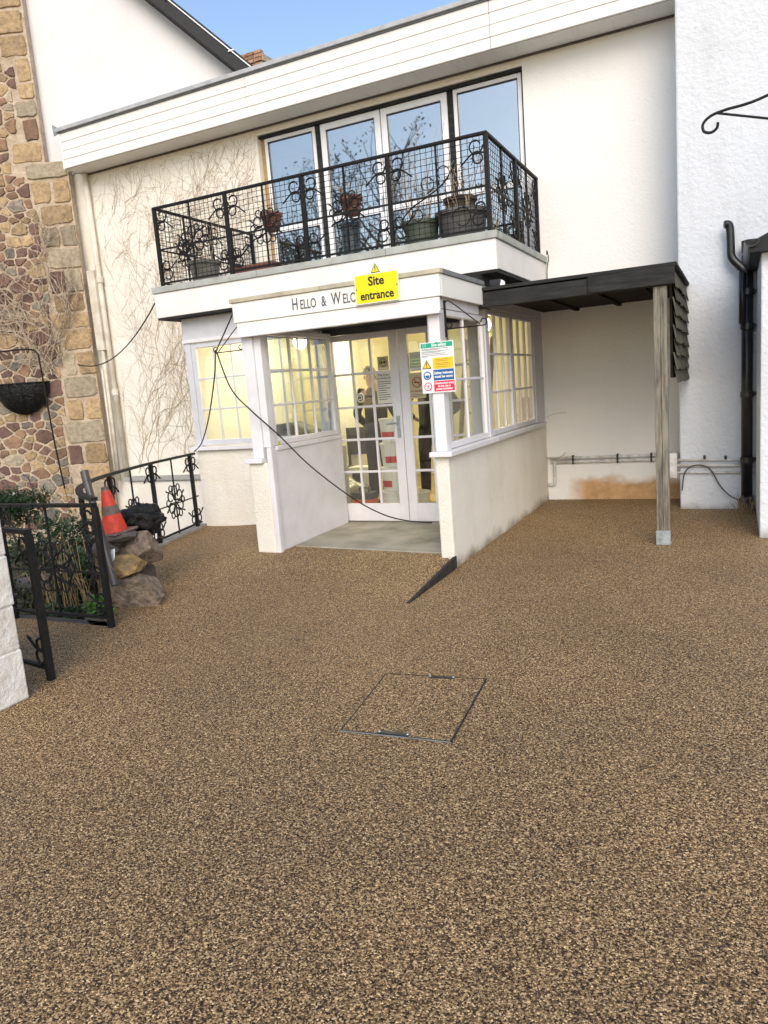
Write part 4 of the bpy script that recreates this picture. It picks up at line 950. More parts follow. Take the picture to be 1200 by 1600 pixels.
m = MB(); m.lathe((0.13, 8.72, 2.64), [(0.05, 0.0), (0.085, 0.05), (0.09, 0.16)], 12); m.build('hopper', 'black_plastic', t)
t = thing('gutter', (0.12, 8.0, 2.55), 'black roof gutter above the white wall at the right edge', 'gutter')
m = MB(); pr_ = [(0.06*math.cos(a), 0.06*math.sin(a)) for a in [PI+PI*i/8 for i in range(9)]]
m.prism([(0.115+a, 0, 2.60+b) for a, b in pr_]+[(0.115+a*0.85, 0, 2.60+b*0.85) for a, b in pr_[::-1]], (0, 7.22, 0), (0, 8.62, 0)); m.build('channel', 'black_plastic', t)
t = thing('wall_conduit', (-1.5, 9.53, 0.5), 'dirty white pipes boxed along the wall under the canopy', 'pipe')
for (z_, r_) in ((0.545, 0.018), (0.495, 0.022)):
    m = MB(); m.tube([(-2.19+0.02*(z_ < .5), WY-0.03, z_), (-0.60, WY-0.03, z_)], r_, 8); m.build('pipe', 'pipe_white', t, smooth=True)
m = MB(); m.tube(smooth_path([(-2.10, WY-0.035, 0.50), (-2.13, WY-0.035, 0.46), (-2.13, WY-0.035, 0.24), (-2.16, WY-0.035, 0.20), (-2.215, WY-0.035, 0.20)], 4), 0.02, 8); m.build('pipe', 'pipe_white', t, smooth=True)
for x in (-1.9, -1.35, -0.95): B('clip', 'int_dark', t, (x, x+0.02, WY-0.06, WY-0.001, 0.465, 0.58))
t = thing('wing_conduit', (-0.2, 8.82, 0.5), 'thin white pipes running low across the right wing to the soil pipe', 'pipe')
for (z_, r_) in ((0.56, 0.013), (0.50, 0.020), (0.42, 0.012)):
    m = MB(); m.tube([(-0.62, 8.825, z_), (-0.1, 8.825, z_-0.01), (0.18, 8.825, z_-0.02)], r_, 8); m.build('pipe', 'pipe_white', t, smooth=True)
for (x, z_) in ((-0.33, 0.585), (-0.12, 0.575)): B('clip', 'int_dark', t, (x, x+0.025, 8.80, 8.849, z_-0.02, z_+0.02))
B('junction_box', 'pipe_white', t, (-0.68, -0.60, 8.80, 8.90, 0.36, 0.64))
t = thing('loose_cable', (-0.1, 8.8, 0.3), 'grey cable drooping along the foot of the right wing', 'cable')
m = MB(); m.tube(smooth_path([(-0.55, 8.80, 0.22), (-0.52, 8.80, 0.42), (-0.42, 8.80, 0.50), (-0.27, 8.80, 0.46), (-0.15, 8.80, 0.25), (-0.02, 8.78, 0.13), (0.12, 8.70, 0.12), (0.17, 8.68, 0.17)], 7), 0.007, 6); tag(m.build('cable', 'pipe_grey', t, smooth=True), None, None)
m = MB()
for k in range(40):
    p = Vector((rnd.uniform(0.0, 0.17), rnd.uniform(8.5, 8.8), 0.0)); q = p+Vector((rnd.uniform(-.08, .08), rnd.uniform(-.08, .08), rnd.uniform(.03, .22))); m.tube([p, (p+q)/2+Vector((0.01, 0, 0.02)), q], [0.005, 0.004, 0.002], 4)
tag(m.build('dead_stalks', 'straw'), 'small heap of dry stalks at the foot of the black soil pipe', 'debris')

# ================================================================== ramp edge board, access cover
m = MB(); m.prism([(-2.215, 4.86, -0.01), (-2.215, 5.93, -0.01), (-2.215, 5.93, 0.112), (-2.215, 4.86, 0.006)], (0, 0, 0), (-0.028, 0, 0))
tag(m.build('ramp_edging', 'edging_black', bevel=0.004), 'dark wedge shaped edging board closing the side of the entrance ramp', 'edging')
cv = thing('access_cover', (-1.48, 3.24, 0.0), 'recessed access cover filled with the same gravel, thin metal frame', 'cover')
C4 = [(-1.713, 2.856), (-1.829+0.03, 3.555), (-1.227, 3.623), (-1.166, 2.898)]
cc = [Vector((*p, 0.003)) for p in C4]; ctr = sum(cc, Vector())/4
m = MB()
for i in range(4):
    a, b = cc[i], cc[(i+1) % 4]; m.bar(a, b, (0.004, 0.003, 0.008, 0.004)[i], 0.006)
m.build('frame', 'edging_black', cv)
m = MB(); a, b = cc[3], cc[0]; off = Vector((0, -0.008, 0.0015)); m.bar(a+off, b+off, 0.0025, 0.005); m.build('bright_edge', 'lead', cv)
m = MB(); q = [p.lerp(ctr, 0.012) for p in cc]; m.add([(p.x, p.y, 0.0045) for p in q], [(0, 1, 2, 3)]); m.build('infill', 'resin_gravel', cv)
for (a, b, f0, f1, nm) in ((cc[0], cc[3], 0.34, 0.62, 'lifting_slot'), (cc[1], cc[2], 0.45, 0.70, 'lifting_slot')):
    p, q = a.lerp(b, f0), a.lerp(b, f1); off = Vector((0, 0.015 if a is cc[0] else -0.015, 0.004)); m = MB(); m.bar(p+off, q+off, 0.028, 0.006); so = m.build(nm, 'black_plastic', cv, bevel=0.002)
    for e in (p.lerp(q, 0.04), p.lerp(q, 0.96)):
        m = MB(); m.lathe(e+off+Vector((0, 0, 0.003)), [(0.008, 0), (0.006, 0.003)], 8); m.build('bolt', 'galvanised', so)

# ================================================================== left: railings round the sunken bed
def ground_rail(path, posts, label, thins=(), rose=(), top=0.97, base=0.0, name='garden_railing', bottom=True, close=None):
    P = [Vector(p) for p in path]; cum = [0.0]
    for a, b in zip(P[:-1], P[1:]): cum.append(cum[-1]+(b-a).length)
    L = cum[-1]
    def at(d, z):
        d = max(0, min(L, d)); i = max(k for k in range(len(cum)-1) if cum[k] <= d+1e-9); t = (d-cum[i])/(cum[i+1]-cum[i]); p = P[i].lerp(P[i+1], t); return Vector((p.x, p.y, z))
    def dirn(d): v = at(min(L, d+0.05), 0)-at(max(0, d-0.05), 0); return v.normalized()
    t = thing(name, at(L/2, 0), label, 'railing', 'black iron railings round the sunken bed')
    n = max(2, int(L/0.12)); mb = MB()
    for i in range(n):
        a, b = at(L*i/n-0.004, top), at(L*(i+1)/n+0.004, top); mb.bar(a, b, 0.048, 0.026)
    mb.build('top_rail', 'iron', t)
    mb = MB()
    for i in range(n): mb.bar(at(L*i/n, base+0.42), at(L*(i+1)/n, base+0.42), 0.010, 0.014)
    mb.build('mid_rail', 'iron', t)
    if bottom:
        mb = MB()
        for i in range(n): mb.bar(at(L*i/n, base+0.075), at(L*(i+1)/n, base+0.075), 0.028, 0.02)
        mb.build('bottom_rail', 'iron', t)
    for d in posts:
        u = dirn(d); mb = MB(); mb.bar(at(d, -0.02), at(d, top-0.013), 0.042, 0.042, (u.x, u.y, 0)); mb.build('post', 'iron', t, bevel=0.003)
        sides = [q for q, ok in ((-1, d > 0.1), (1, d < L-0.1)) if ok]
        mb = MB(); post_scroll(mb, at(d, top-0.02), u, 0.85, 1, sides); mb.build('scroll', 'iron', t)
        mb = MB(); post_scroll(mb, at(d, base+0.07), u, 0.85, -1, sides); mb.build('scroll', 'iron', t)
    for d in thins:
        mb = MB(); mb.bar(at(d, base+0.05), at(d, top-0.013), 0.014, 0.014); mb.build('bar', 'iron', t)
    for d in rose:
        mb = MB(); rosette(mb, at(d, base+0.45), dirn(d), 0.23); mb.build('rosette', 'iron', t)
    return t
CUR = [(-6.33, 7.52, 0), (-6.23, 7.1, 0), (-6.0, 6.25, 0), (-5.56, 5.2, 0), (-5.06, 4.50, 0), (-4.58, 4.09, 0), (-4.25, 3.90, 0)]
ground_rail(smooth_path(CUR, 6), [0.12, 1.12, 2.2, 3.3, 4.4], 'curved black scrolled railing running from the bay to the rocks', thins=(0.62, 1.66, 2.75, 3.85), rose=(0.62, 1.66, 2.75, 3.85))
ground_rail([(-4.23, 3.87, 0), (-5.3, 3.87, 0), (-7.2, 3.87, 0)], [0.0, 1.05, 2.1], 'straight black railing panel behind the white pillar at left', thins=(0.52, 1.55), rose=(0.52, 1.55), top=0.93)
ground_rail([(-3.80, 2.955, 0), (-4.05, 3.0, 0), (-4.9, 3.05, 0)], [0.0], 'short iron gate panel folded back beside the white pillar', thins=(0.5,), rose=(), top=0.93, name='gate_panel')
pl = thing('white_pillar', (-4.0, 2.55, 0), 'rough white painted masonry pillar cut off at the left edge', 'pillar')
m = MB()
zz = 0.0; hs = [0.30, 0.26, 0.29, 0.235]
for i, h in enumerate(hs):
    j = rnd.uniform(-.008, .008)
    mb = MB(); mb.box(-4.5, -3.69+j*0.6, 2.25, 2.71+j*0.6, zz+0.002, zz+h-0.002); mb.build('block', 'pillar_white', pl, bevel=0.010, seg=2); zz += h
B('mortar_core', 'pillar_white', pl, (-4.49, -3.699, 2.26, 2.701, 0.0, zz-0.01), bevel=0)

# ------------------------------------------------------------------ rocks
from mathutils import noise as nzm
def rock(name, c, sz, rot, mat, label, seed, flat=1.0, cat='rock', group='stacked stones by the railing'):
    q = random.Random(seed); bm = bmesh.new(); bmesh.ops.create_icosphere(bm, subdivisions=4, radius=1.0)
    ks = [(Vector((q.uniform(-1, 1), q.uniform(-1, 1), q.uniform(-1, 1))).normalized(), q.uniform(0.66, 0.98)) for _ in range(20)]
    rz = Matrix.Rotation(rot, 3, 'Z')
    for v in bm.verts:
        p = v.co.copy()
        mx = max(abs(p.x), abs(p.y), abs(p.z)); p = p.lerp(p/mx*0.92, 0.82)
        for (nv, d) in ks:
            e = p.dot(nv)-d
            if e > 0: p -= nv*e*0.97
        nz = nzm.noise(p*2.3+Vector((seed*3.1, 0, 0)))*0.035+abs(nzm.noise(p*5.0+Vector((0, seed*1.7, 0))))*0.06+nzm.noise(p*12.0+Vector((0, 0, seed)))*0.035
        p *= 1.06+nz
        v.co = rz @ Vector((p.x*sz[0], p.y*sz[1], p.z*sz[2]))
    me = bpy.data.meshes.new(name); bm.to_mesh(me); bm.free(); me.materials.append(M[mat])
    o = bpy.data.objects.new(name, me); COL.objects.link(o); o.location = c; ROOTLOC[o.name] = Vector(c)
    return tag(o, label, cat, group)
rock('boulder', (-4.56, 4.44, 0.11), (0.30, 0.20, 0.155), 0.2, 'rock_grey', 'wide grey boulder lying on the gravel at the bottom of the stack', 1)
rock('boulder', (-4.64, 4.45, 0.32), (0.25, 0.18, 0.10), 0.1, 'rock_gold', 'golden brown boulder resting on the grey one', 2)
rock('boulder', (-4.70, 4.74, 0.40), (0.17, 0.17, 0.15), 0.5, 'rock_grey', 'pale grey rock at the back of the stack under the black bag', 3)
rock('flat_stone', (-4.77, 4.40, 0.455), (0.14, 0.12, 0.055), 0.15, 'rock_dark', 'dark brown flat stone on top of the golden boulder', 4)
rock('flat_stone', (-4.73, 4.55, 0.545), (0.17, 0.14, 0.045), -0.1, 'rock_dark', 'wider dark slab carrying the traffic cone', 5)
rock('boulder', (-5.02, 4.80, 0.12), (0.30, 0.26, 0.24), 0.4, 'rock_dark', 'dark rock half hidden behind the railing and boulders', 6)
rock('boulder', (-4.95, 4.62, 0.40), (0.17, 0.2, 0.12), 0.4, 'rock_dark', 'dark rock wedged behind the golden boulder', 8)
# paper tag
m = MB(); m.prism([(-4.575, 4.29, 0.49), (-4.53, 4.285, 0.50), (-4.525, 4.262, 0.42), (-4.55, 4.255, 0.39), (-4.57, 4.262, 0.41)], (0, 0, 0), (0.003, 0.004, 0.001)); tag(m.build('paper_scrap', 'sign_white'), 'white scrap of paper on the stack beside the cone', 'paper')
# traffic cone (its foot is lost among the stones)
tc = thing('traffic_cone', (-4.80, 4.58, 0.585), 'dirty red traffic cone with dark band on the stacked stones', 'cone')
c = Vector((-4.80, 4.58, 0.585)); tl = Matrix.Rotation(R(-4), 3, 'Y') @ Matrix.Rotation(R(4), 3, 'X')
def cr(h): return 0.105-0.072*h/0.37
for (h0, h1, mt, nm) in ((0.0, 0.15, 'cone_red', 'lower_body'), (0.15, 0.225, 'cone_band', 'band'), (0.225, 0.355, 'cone_red', 'upper_body')):
    m = MB(); e = 0.0 if mt == 'cone_red' else 0.002
    m.lathe(c, [(cr(h0)+e, h0), (cr(h1)+e, h1)], 22, tl); m.build(nm, mt, tc, smooth=False)
m = MB(); m.lathe(c, [(cr(0.355), 0.355), (0.030, 0.362), (0.030, 0.385), (0.022, 0.388)], 18, tl); m.build('tip', 'cone_band', tc)
m = MB(); m.obox(c+Vector((0, 0, -0.012)), tl @ Vector((0.14, 0, 0)), tl @ Vector((0, 0.14, 0)), tl @ Vector((0, 0, 0.012))); m.build('base', 'cone_band', tc, bevel=0.01)
# bin bag
def blob(name, c, sz, mat, label, cat, seed, amp=0.14):
    from mathutils import noise
    bm = bmesh.new(); bmesh.ops.create_icosphere(bm, subdivisions=4, radius=1.0)
    for v in bm.verts:
        p = v.co; r_ = 1+amp*noise.noise(p*2.1+Vector((seed, 0, 0)))*1.6+amp*0.6*abs(noise.noise(p*5.5+Vector((0, seed, 0))))+amp*0.35*abs(noise.noise(p*11+Vector((0, 0, seed))))
        v.co = Vector((p.x*sz[0], p.y*sz[1], max(p.z, -0.75)*sz[2]))*r_
    me = bpy.data.meshes.new(name); bm.to_mesh(me); bm.free(); me.materials.append(M[mat]); me.polygons.foreach_set('use_smooth', [True]*len(me.polygons))
    o = bpy.data.objects.new(name, me); COL.objects.link(o); o.location = c
    return tag(o, label, cat)
blob('bin_bag', (-4.84, 4.92, 0.60), (0.17, 0.17, 0.125), 'bag', 'crumpled black plastic bag slumped behind the traffic cone', 'bag', 3.3, 0.42)
t = thing('drain_pipe_length', (-4.86, 4.4, 0.2), 'loose length of dark grey plastic pipe leaning on the railing', 'pipe')
A, Bp = Vector((-4.455, 4.17, 0.23)), Vector((-4.80, 4.34, 1.13))
m = MB(); d = (Bp-A).normalized(); x = d.cross(Vector((0, 0, 1))).normalized(); y = d.cross(x); N_ = 18; ra, rb = 0.030, 0.025
vs_ = []; fs = []
for (p, r_) in ((A, ra), (Bp, ra), (Bp, rb), (A, rb)):
    vs_ += [p+x*r_*math.cos(2*PI*k/N_)+y*r_*math.sin(2*PI*k/N_) for k in range(N_)]
for i in range(4):
    for k in range(N_): fs.append((i*N_+k, i*N_+(k+1) % N_, ((i+1) % 4)*N_+(k+1) % N_, ((i+1) % 4)*N_+k))
m.add(vs_, fs); m.build('tube', 'pipe_grey', t, smooth=False)
m = MB(); m.lathe(Bp, [(0.034, -0.09), (0.034, 0.0)], 18, d.to_track_quat('Z', 'Y').to_matrix()); m.build('socket', 'pipe_grey', t)

# ------------------------------------------------------------------ plants of the sunken bed
def leaf_cloud(mb, c, sz, n, ls, q, shell=0.55):
    c = Vector(c)
    for _ in range(n):
        p = Vector((q.gauss(0, 1), q.gauss(0, 1), q.gauss(0, 1))).normalized()*(shell+(1-shell)*q.random()); p = Vector((p.x*sz[0], p.y*sz[1], p.z*sz[2]))*(0.8+0.3*math.sin(p.x*9)*math.cos(p.z*7))
        w = Vector((q.uniform(-1, 1), q.uniform(-1, 1), q.uniform(-.6, 1))).normalized(); x = w.cross(Vector((q.random(), q.random(), 1))).normalized(); s_ = ls*q.uniform(0.6, 1.3)
        o = c+p; mb.add([o, o+w*s_*0.5+x*s_*0.28, o+w*s_, o+w*s_*0.5-x*s_*0.28], [(0, 1, 2, 3)])
def bush(name, c, sz, n, ls, mat, label, seed, cat='bush'):
    q = random.Random(seed); t = thing(name, (c[0], c[1], -0.62), label, cat); c = Vector(c)
    mb = MB(); base = Vector((c.x, c.y, -0.62))
    for k in range(7):
        e = c+Vector((q.uniform(-.6, .6)*sz[0], q.uniform(-.6, .6)*sz[1], q.uniform(-.2, .6)*sz[2])); mb.tube([base+Vector((q.uniform(-.04, .04), q.uniform(-.04, .04), 0)), (base+e)/2+Vector((q.uniform(-.06, .06), 0, 0)), e], [0.014, 0.01, 0.004], 5)
    mb.build('stems', 'bark', t); mb = MB()
    for k in range(9): leaf_cloud(mb, c+Vector((q.uniform(-.55, .55)*sz[0], q.uniform(-.55, .55)*sz[1], q.uniform(-.5, .5)*sz[2])), [x*0.55 for x in sz], n//9, ls, q, 0.4)
    mb.build('foliage', mat, t)
bush('evergreen_shrub', (-8.15, 6.2, 0.50), (0.52, 0.45, 0.32), 5200, 0.045, 'leaf_dark', 'dense dark green shrub in front of the stone wall', 1)
bush('evergreen_shrub', (-5.75, 4.9, -0.2), (0.42, 0.35, 0.32), 2400, 0.05, 'leaf_dark', 'dark green shrub low behind the curved railing', 2)
bush('fern', (-4.62, 4.12, 0.03), (0.20, 0.12, 0.12), 1500, 0.035, 'leaf_bright', 'bright green fern at the foot of the railing post', 3, 'fern')
bush('ivy', (-4.95, 4.16, -0.12), (0.34, 0.18, 0.2), 2000, 0.045, 'leaf_dark', 'dark ivy clump trailing behind the straight railing', 4, 'ivy')
bush('ivy', (-5.9, 4.5, -0.15), (0.5, 0.35, 0.35), 2600, 0.05, 'leaf_olive', 'olive leaved clump at the left behind the straight railing', 5, 'shrub')
bush('ivy', (-5.35, 4.75, 0.05), (0.6, 0.35, 0.42), 4200, 0.05, 'leaf_dark', 'dark ivy mound behind the rosette of the straight railing', 14, 'ivy')
bush('ivy', (-6.7, 5.7, 0.1), (0.9, 0.6, 0.5), 5200, 0.055, 'leaf_dark', 'large dark ivy mound deeper in the sunken bed', 15, 'ivy')
bush('evergreen_shrub', (-6.3, 4.4, 0.1), (0.5, 0.35, 0.5), 3200, 0.045, 'leaf_dark', 'dark shrub at left behind the folded gate panel', 16)
q = random.Random(9); t = thing('dry_grass', (-5.1, 4.35, -0.62), 'tall dry straw coloured stalks behind the straight railing', 'dry grass')
mb = MB()
for k in range(70):
    b = Vector((-5.15+q.uniform(-.45, .45), 4.4+q.uniform(-.2, .3), -0.62)); H_ = q.uniform(0.6, 1.35); dx, dy = q.uniform(-.22, .22), q.uniform(-.15, .15)
    mb.tube([b, b+Vector((dx*0.3, dy*0.3, H_*0.5)), b+Vector((dx, dy, H_*0.9)), b+Vector((dx*1.7, dy*1.7, H_*0.85))], [0.004, 0.0035, 0.003, 0.0015], 3)
mb.build('stalks', 'straw', t)
for (c, sz, mt, sd_, lab) in (((-5.6, 5.6, -0.45), (0.4, 0.3, 0.3), 'rock_grey', 21, 'large pale boulder down in the sunken bed'), ((-6.6, 5.2, -0.4), (0.5, 0.35, 0.35), 'rock_dark', 22, 'dark boulder among plants down in the bed'), ((-7.2, 7.2, -0.45), (0.5, 0.4, 0.4), 'rock_grey', 23, 'boulder at the foot of the stone wall in the bed')):
    rock('garden_boulder', c, sz, 0.4, mt, lab, sd_, group='boulders in the sunken bed')
bw = thing('low_brick_wall', (-7.6, 9.3, -0.62), 'low white topped brick wall at the foot of the vine covered front', 'wall')
B('core', 'render_cream', bw, (-9.3, -6.37, 9.32, 9.54, -0.62, 0.40), bevel=0)
pb = None
for r_ in range(13):
    zc = -0.60+r_*0.077
    for k in range(13):
        x0 = -9.3+k*0.226+(0.113 if r_ % 2 else 0)
        if x0 > -6.62 or not (-0.1 < zc < 0.3 and -7.6 < x0 < -6.6 and rnd.random() < 0.75): continue
        if pb is None: mm = MB(); mm.box(x0+.005, x0+.216, 9.30, 9.40, zc, zc+.066); pb = mm.build('brick', 'brick_red', bw, origin=(x0, 9.3, zc), bevel=.005); pbo = (x0, zc)
        else: copy_part(pb, (x0-pbo[0], rnd.uniform(-.004, .004), zc-pbo[1]))
B('coping', 'kerb', bw, (-9.35, -6.37, 9.27, 9.545, 0.401, 0.46), bevel=0.008)

# ================================================================== dry creeper on the cream render
q = random.Random(5)
def creeper(mb, start, ang, length, r, surf, q, depth=0, lim=None):
    s_, z_ = start; pts_ = [surf(s_, z_)]; a = ang; n = max(3, int(length/0.07))
    for i in range(n):
        a += q.uniform(-.34, .34)+(PI/2-a)*0.03; s_ += math.cos(a)*0.07; z_ += math.sin(a)*0.07
        if lim and not lim(s_, z_): break
        pts_.append(surf(s_, z_))
        if depth < 3 and q.random() < (0.30 if depth < 2 else 0.22): creeper(mb, (s_, z_), a+q.choice((-1, 1))*q.uniform(0.3, 0.95), length*q.uniform(0.15, 0.42), r*0.6, surf, q, depth+1, lim)
    if len(pts_) > 2: mb.tube(pts_, [r*(1-0.7*i/len(pts_)) for i in range(len(pts_))], 3, False)
vt = thing('climbing_creeper', (-8, WY, 0.5), 'bare brown creeper stems spread over the cream wall left of the balcony', 'creeper')
surfF = lambda s_, z_: Vector((s_, WY-0.006, z_))
limF = lambda x, z_: -9.62 < x < -6.23 and 0.45 < z_ < 5.37 and not (x > -6.42 and z_ < 3.2)
mb = MB()
for k in range(11): creeper(mb, (q.uniform(-9.4, -6.5), 0.5), q.uniform(1.15, 2.0), q.uniform(2.5, 5.2), 0.005, surfF, q, 0, limF)
for k in range(80): creeper(mb, (q.uniform(-9.5, -6.3), q.uniform(0.7, 4.9)), q.uniform(0.5, 2.6), q.uniform(0.4, 1.2), 0.0027, surfF, q, 1, limF)
for k in range(120): creeper(mb, (q.uniform(-9.5, -6.25), q.uniform(3.9, 5.3)), q.uniform(0.3, 2.8), q.uniform(0.25, 0.7), 0.0024, surfF, q, 2, limF)
mb.build('stems', 'vine', vt)
vt = thing('dry_climber', sw(-1.4, 0), 'pale dry climber twigs hanging over the stone wall', 'creeper')
surfS = lambda s_, z_: sw(s_, z_, 0.06+0.05*q.random())
mb = MB()
for k in range(34): creeper(mb, (q.uniform(-1.9, -0.5), q.uniform(2.2, 3.2)), q.uniform(1.2, 2.5), q.uniform(0.8, 2.2), 0.011, surfS, q, 1, lambda a, b: -2.6 < a < -0.1 and b < 5.0)
for k in range(10): creeper(mb, (q.uniform(-0.45, -0.1), q.uniform(3.2, 3.7)), q.uniform(1.3, 2.4), 0.6, 0.009, surfS, q, 1, lambda a, b: a < 0.0 and b < 5)
mb.build('twigs', 'vine_pale', vt)

# ================================================================== pipes on the left
t = thing('rain_pipe', (-9.5, 9.47, 0), 'cream painted rain pipe down the corner beside the stone wall', 'pipe')
m = MB(); m.tube([(-9.50, 9.47, 5.40), (-9.48, 9.47, 0.45)], 0.042, 12); m.build('pipe', 'pipe_cream', t, smooth=True)
for z_ in (3.74, 1.9):
    m = MB(); m.lathe((-9.49, 9.47, z_), [(0.055, -0.05), (0.055, 0.05)], 12); m.build('collar', 'pipe_cream', t)
t = thing('waste_pipe', (-9.62, 9.44, 0), 'pair of thin cream pipes left of the rain pipe', 'pipe')
for (x, z0, z1, r_) in ((-9.60, 0.4, 2.6, 0.030), (-9.68, 0.2, 2.3, 0.020)):
    m = MB(); m.tube([(x, 9.44, z1), (x-0.01, 9.42, z0)], r_, 10); m.build('pipe', 'pipe_cream', t, smooth=True)
m = MB(); m.box(-9.70, -9.54, 9.40, 9.5, 2.6, 3.9); m.build('boxing', 'pipe_cream', t, bevel=0.01)
t = thing('wall_vent', (-7.9, WY-0.02, 2.5), 'small white louvred vent in the creeper covered wall', 'vent')
B('frame', 'pipe_white', t, (-7.98, -7.82, WY-0.022, WY-0.001, 2.42, 2.60))
for k in range(6): B('louvre', 'pipe_white', t, (-7.97, -7.83, WY-0.032, WY-0.0225, 2.435+k*0.026, 2.449+k*0.026), bevel=0.002)
# hanging half basket with its iron frame on the stone wall
t = thing('wall_basket', sw(-1.25, 2.0, 0.2), 'black half round wall basket on the stone wall', 'basket')
cS = lambda s_, z_, d: sw(s_, z_, d)
mb = MB(); rows, cols = 9, 18; vs_ = []; fs = []
for i in range(rows+1):
    ph = PI/2*i/rows
    for j in range(cols+1):
        th = PI*j/cols; rr_ = 0.46*math.cos(ph); vs_.append(cS(-1.27-rr_*math.cos(th), 2.15-0.50*math.sin(ph), 0.05+rr_*0.62*math.sin(th)+0.012*math.sin(j*3+i)))
for i in range(rows):
    for j in range(cols): a = i*(cols+1)+j; fs.append((a, a+1, a+cols+2, a+cols+1))
mb.add(vs_, fs); mb.build('liner', 'bag', t, smooth=True)
mb = MB(); mb.tube([cS(-1.27-0.475*math.cos(PI*j/16), 2.16, 0.05+0.295*math.sin(PI*j/16)) for j in range(17)], 0.010, 6); mb.tube([cS(-1.75, 2.16, 0.05), cS(-0.79, 2.16, 0.05)], 0.01, 6)
for k in range(1, 7):
    th = PI*k/7; mb.tube([cS(-1.27-0.475*math.cos(ph)*math.cos(th), 2.16-0.515*math.sin(ph), 0.05+0.300*math.cos(ph)*math.sin(th)) for ph in [PI/2*i/8 for i in range(9)]], 0.006, 4)
mb.build('frame', 'iron', t)
t = thing('iron_hoop', sw(-0.9, 1.2, 0.1), 'bent black iron rod framing the wall basket', 'iron rod')
mb = MB(); mb.tube(smooth_path([cS(-2.3, 2.60, 0.28), cS(-1.6, 2.68, 0.28), cS(-1.05, 2.70, 0.26), cS(-0.86, 2.64, 0.24), cS(-0.83, 2.4, 0.24), cS(-0.80, 1.2, 0.22), cS(-0.75, 0.35, 0.20)], 6), 0.014, 7); mb.build('rod', 'iron', t, smooth=True)
t = thing('garden_hose', sw(-0.8, 0, 0.2), 'thin yellowish hose hanging down from the iron rod', 'hose')
mb = MB(); mb.tube(smooth_path([cS(-0.75, 0.36, 0.22), cS(-0.71, 0.1, 0.24), cS(-0.74, -0.25, 0.28), cS(-0.85, -0.5, 0.35)], 6), 0.011, 6); mb.build('hose', 'straw', t, smooth=True)
t = thing('wall_bulkhead', sw(-1.6, 0.2, 0.1), 'small white tap cover low on the stone wall', 'fitting')
mb = MB(); mb.lathe(cS(-1.72, 0.12, 0.10), [(0.05, 0), (0.06, 0.04), (0.06, 0.20), (0.03, 0.24)], 12); mb.build('cover', 'pipe_white', t)
mb = MB(); mb.tube(smooth_path([cS(-1.5, 0.62, 0.07), cS(-1.42, 0.58, 0.08), cS(-1.36, 0.3, 0.08), cS(-1.33, -0.05, 0.08)], 5), 0.010, 6); mb.build('pipe', 'pipe_grey', t)

# ================================================================== hanging cables
def cable(pts_, r, label, n=10):
    mb = MB(); mb.tube(smooth_path(pts_, n), r, 6); return tag(mb.build('cable', 'cable_black', smooth=True), label, 'cable')
mb = MB(); mb.tube(catenary((-6.56, 7.50, 2.98), (-10.05, 9.26, 2.42), 0.32, 30), 0.009, 6); tag(mb.build('cable', 'cable_black', smooth=True), 'slack black cable from the balcony corner to the stone wall', 'cable')
cable([(-4.60, 5.965, 2.10), (-4.75, 6.1, 1.86), (-5.2, 6.5, 1.45), (-5.75, 7.0, 1.14), (-6.28, 7.48, 1.0)], 0.007, 'black cable drooping from porch bracket to the curved railing')
cable([(-4.58, 5.955, 2.085), (-4.34, 5.80, 1.72), (-4.13, 5.79, 1.50), (-4.00, 6.02, 1.24), (-3.93, 6.45, 0.875), (-3.72, 6.9, 0.47), (-3.49, 7.15, 0.245), (-3.25, 7.28, 0.15), (-3.0, 7.33, 0.125)], 0.007, 'black cable sagging across the porch opening to the foot of the doors')
cable([(-4.59, 5.96, 2.09), (-4.42, 5.92, 2.27), (-4.27, 5.90, 2.45)], 0.007, 'short taut black cable from bracket tip up to the porch roof', 4)
m = MB(); m.tube(smooth_path([(-2.31, 9.5, 0.62), (-2.18, 9.46, 0.55), (-2.05, 9.5, 0.56), (-1.98, 9.5, 0.62)], 5), 0.005, 5); m.tube(smooth_path([(-2.2, 9.45, 1.08), (-2.1, 9.45, 1.12), (-1.95, 9.5, 1.13)], 5), 0.003, 4)
tag(m.build('creeper_twig', 'vine'), 'dead creeper stem on the wall beside the porch sill', 'twig')

# ================================================================== things in the hall
def bucket(c, r, h, label, hd=0.3):
    t = thing('bucket', c, label, 'bucket', 'white buckets stacked inside the doors'); c = Vector(c)
    mb = MB(); mb.lathe(c, [(r*0.88, 0), (r*0.985, h-0.05), (r, h-0.045), (r, h-0.035), (r*1.0, h-0.004)], 24); mb.build('body', 'bucket_white', t)
    mb = MB(); mb.lathe(c+Vector((0, 0, h-0.03)), [(r*1.05, 0), (r*1.05, 0.026), (r*1.0, 0.029)], 24); mb.build('lid', 'bucket_white', t)
    vs_ = []; n = 9
    for z_ in (0.05, h*0.45):
        rr_ = r*(0.88+0.105*z_/h)+0.004
        for k in range(n+1): a = R(-90-48)+R(70)*k/n+hd; vs_.append(c+Vector((rr_*math.cos(a), rr_*math.sin(a), z_)))
    mb = MB(); mb.add(vs_, [(k, k+1, n+2+k, n+1+k) for k in range(n)]); mb.build('label_band', 'bucket_red', t)
for i, (lab) in enumerate(('bottom bucket of the tall stack inside the doors', 'second bucket up in the tall stack inside the doors', 'third bucket up in the tall stack inside the doors', 'topmost white bucket of the tall stack')):
    bucket((-3.70+0.012*i, 7.93, FZ+0.001+0.287*i), 0.155, 0.285, lab, (0.3, -0.2, 0.5, 0.1)[i])
bucket((-3.36, 7.82, FZ), 0.15, 0.285, 'white bucket standing right of the tall stack', 0.4)
t = thing('tool_case', (-3.95, 7.72, FZ), 'orange and black tool case on the hall floor', 'tool case')
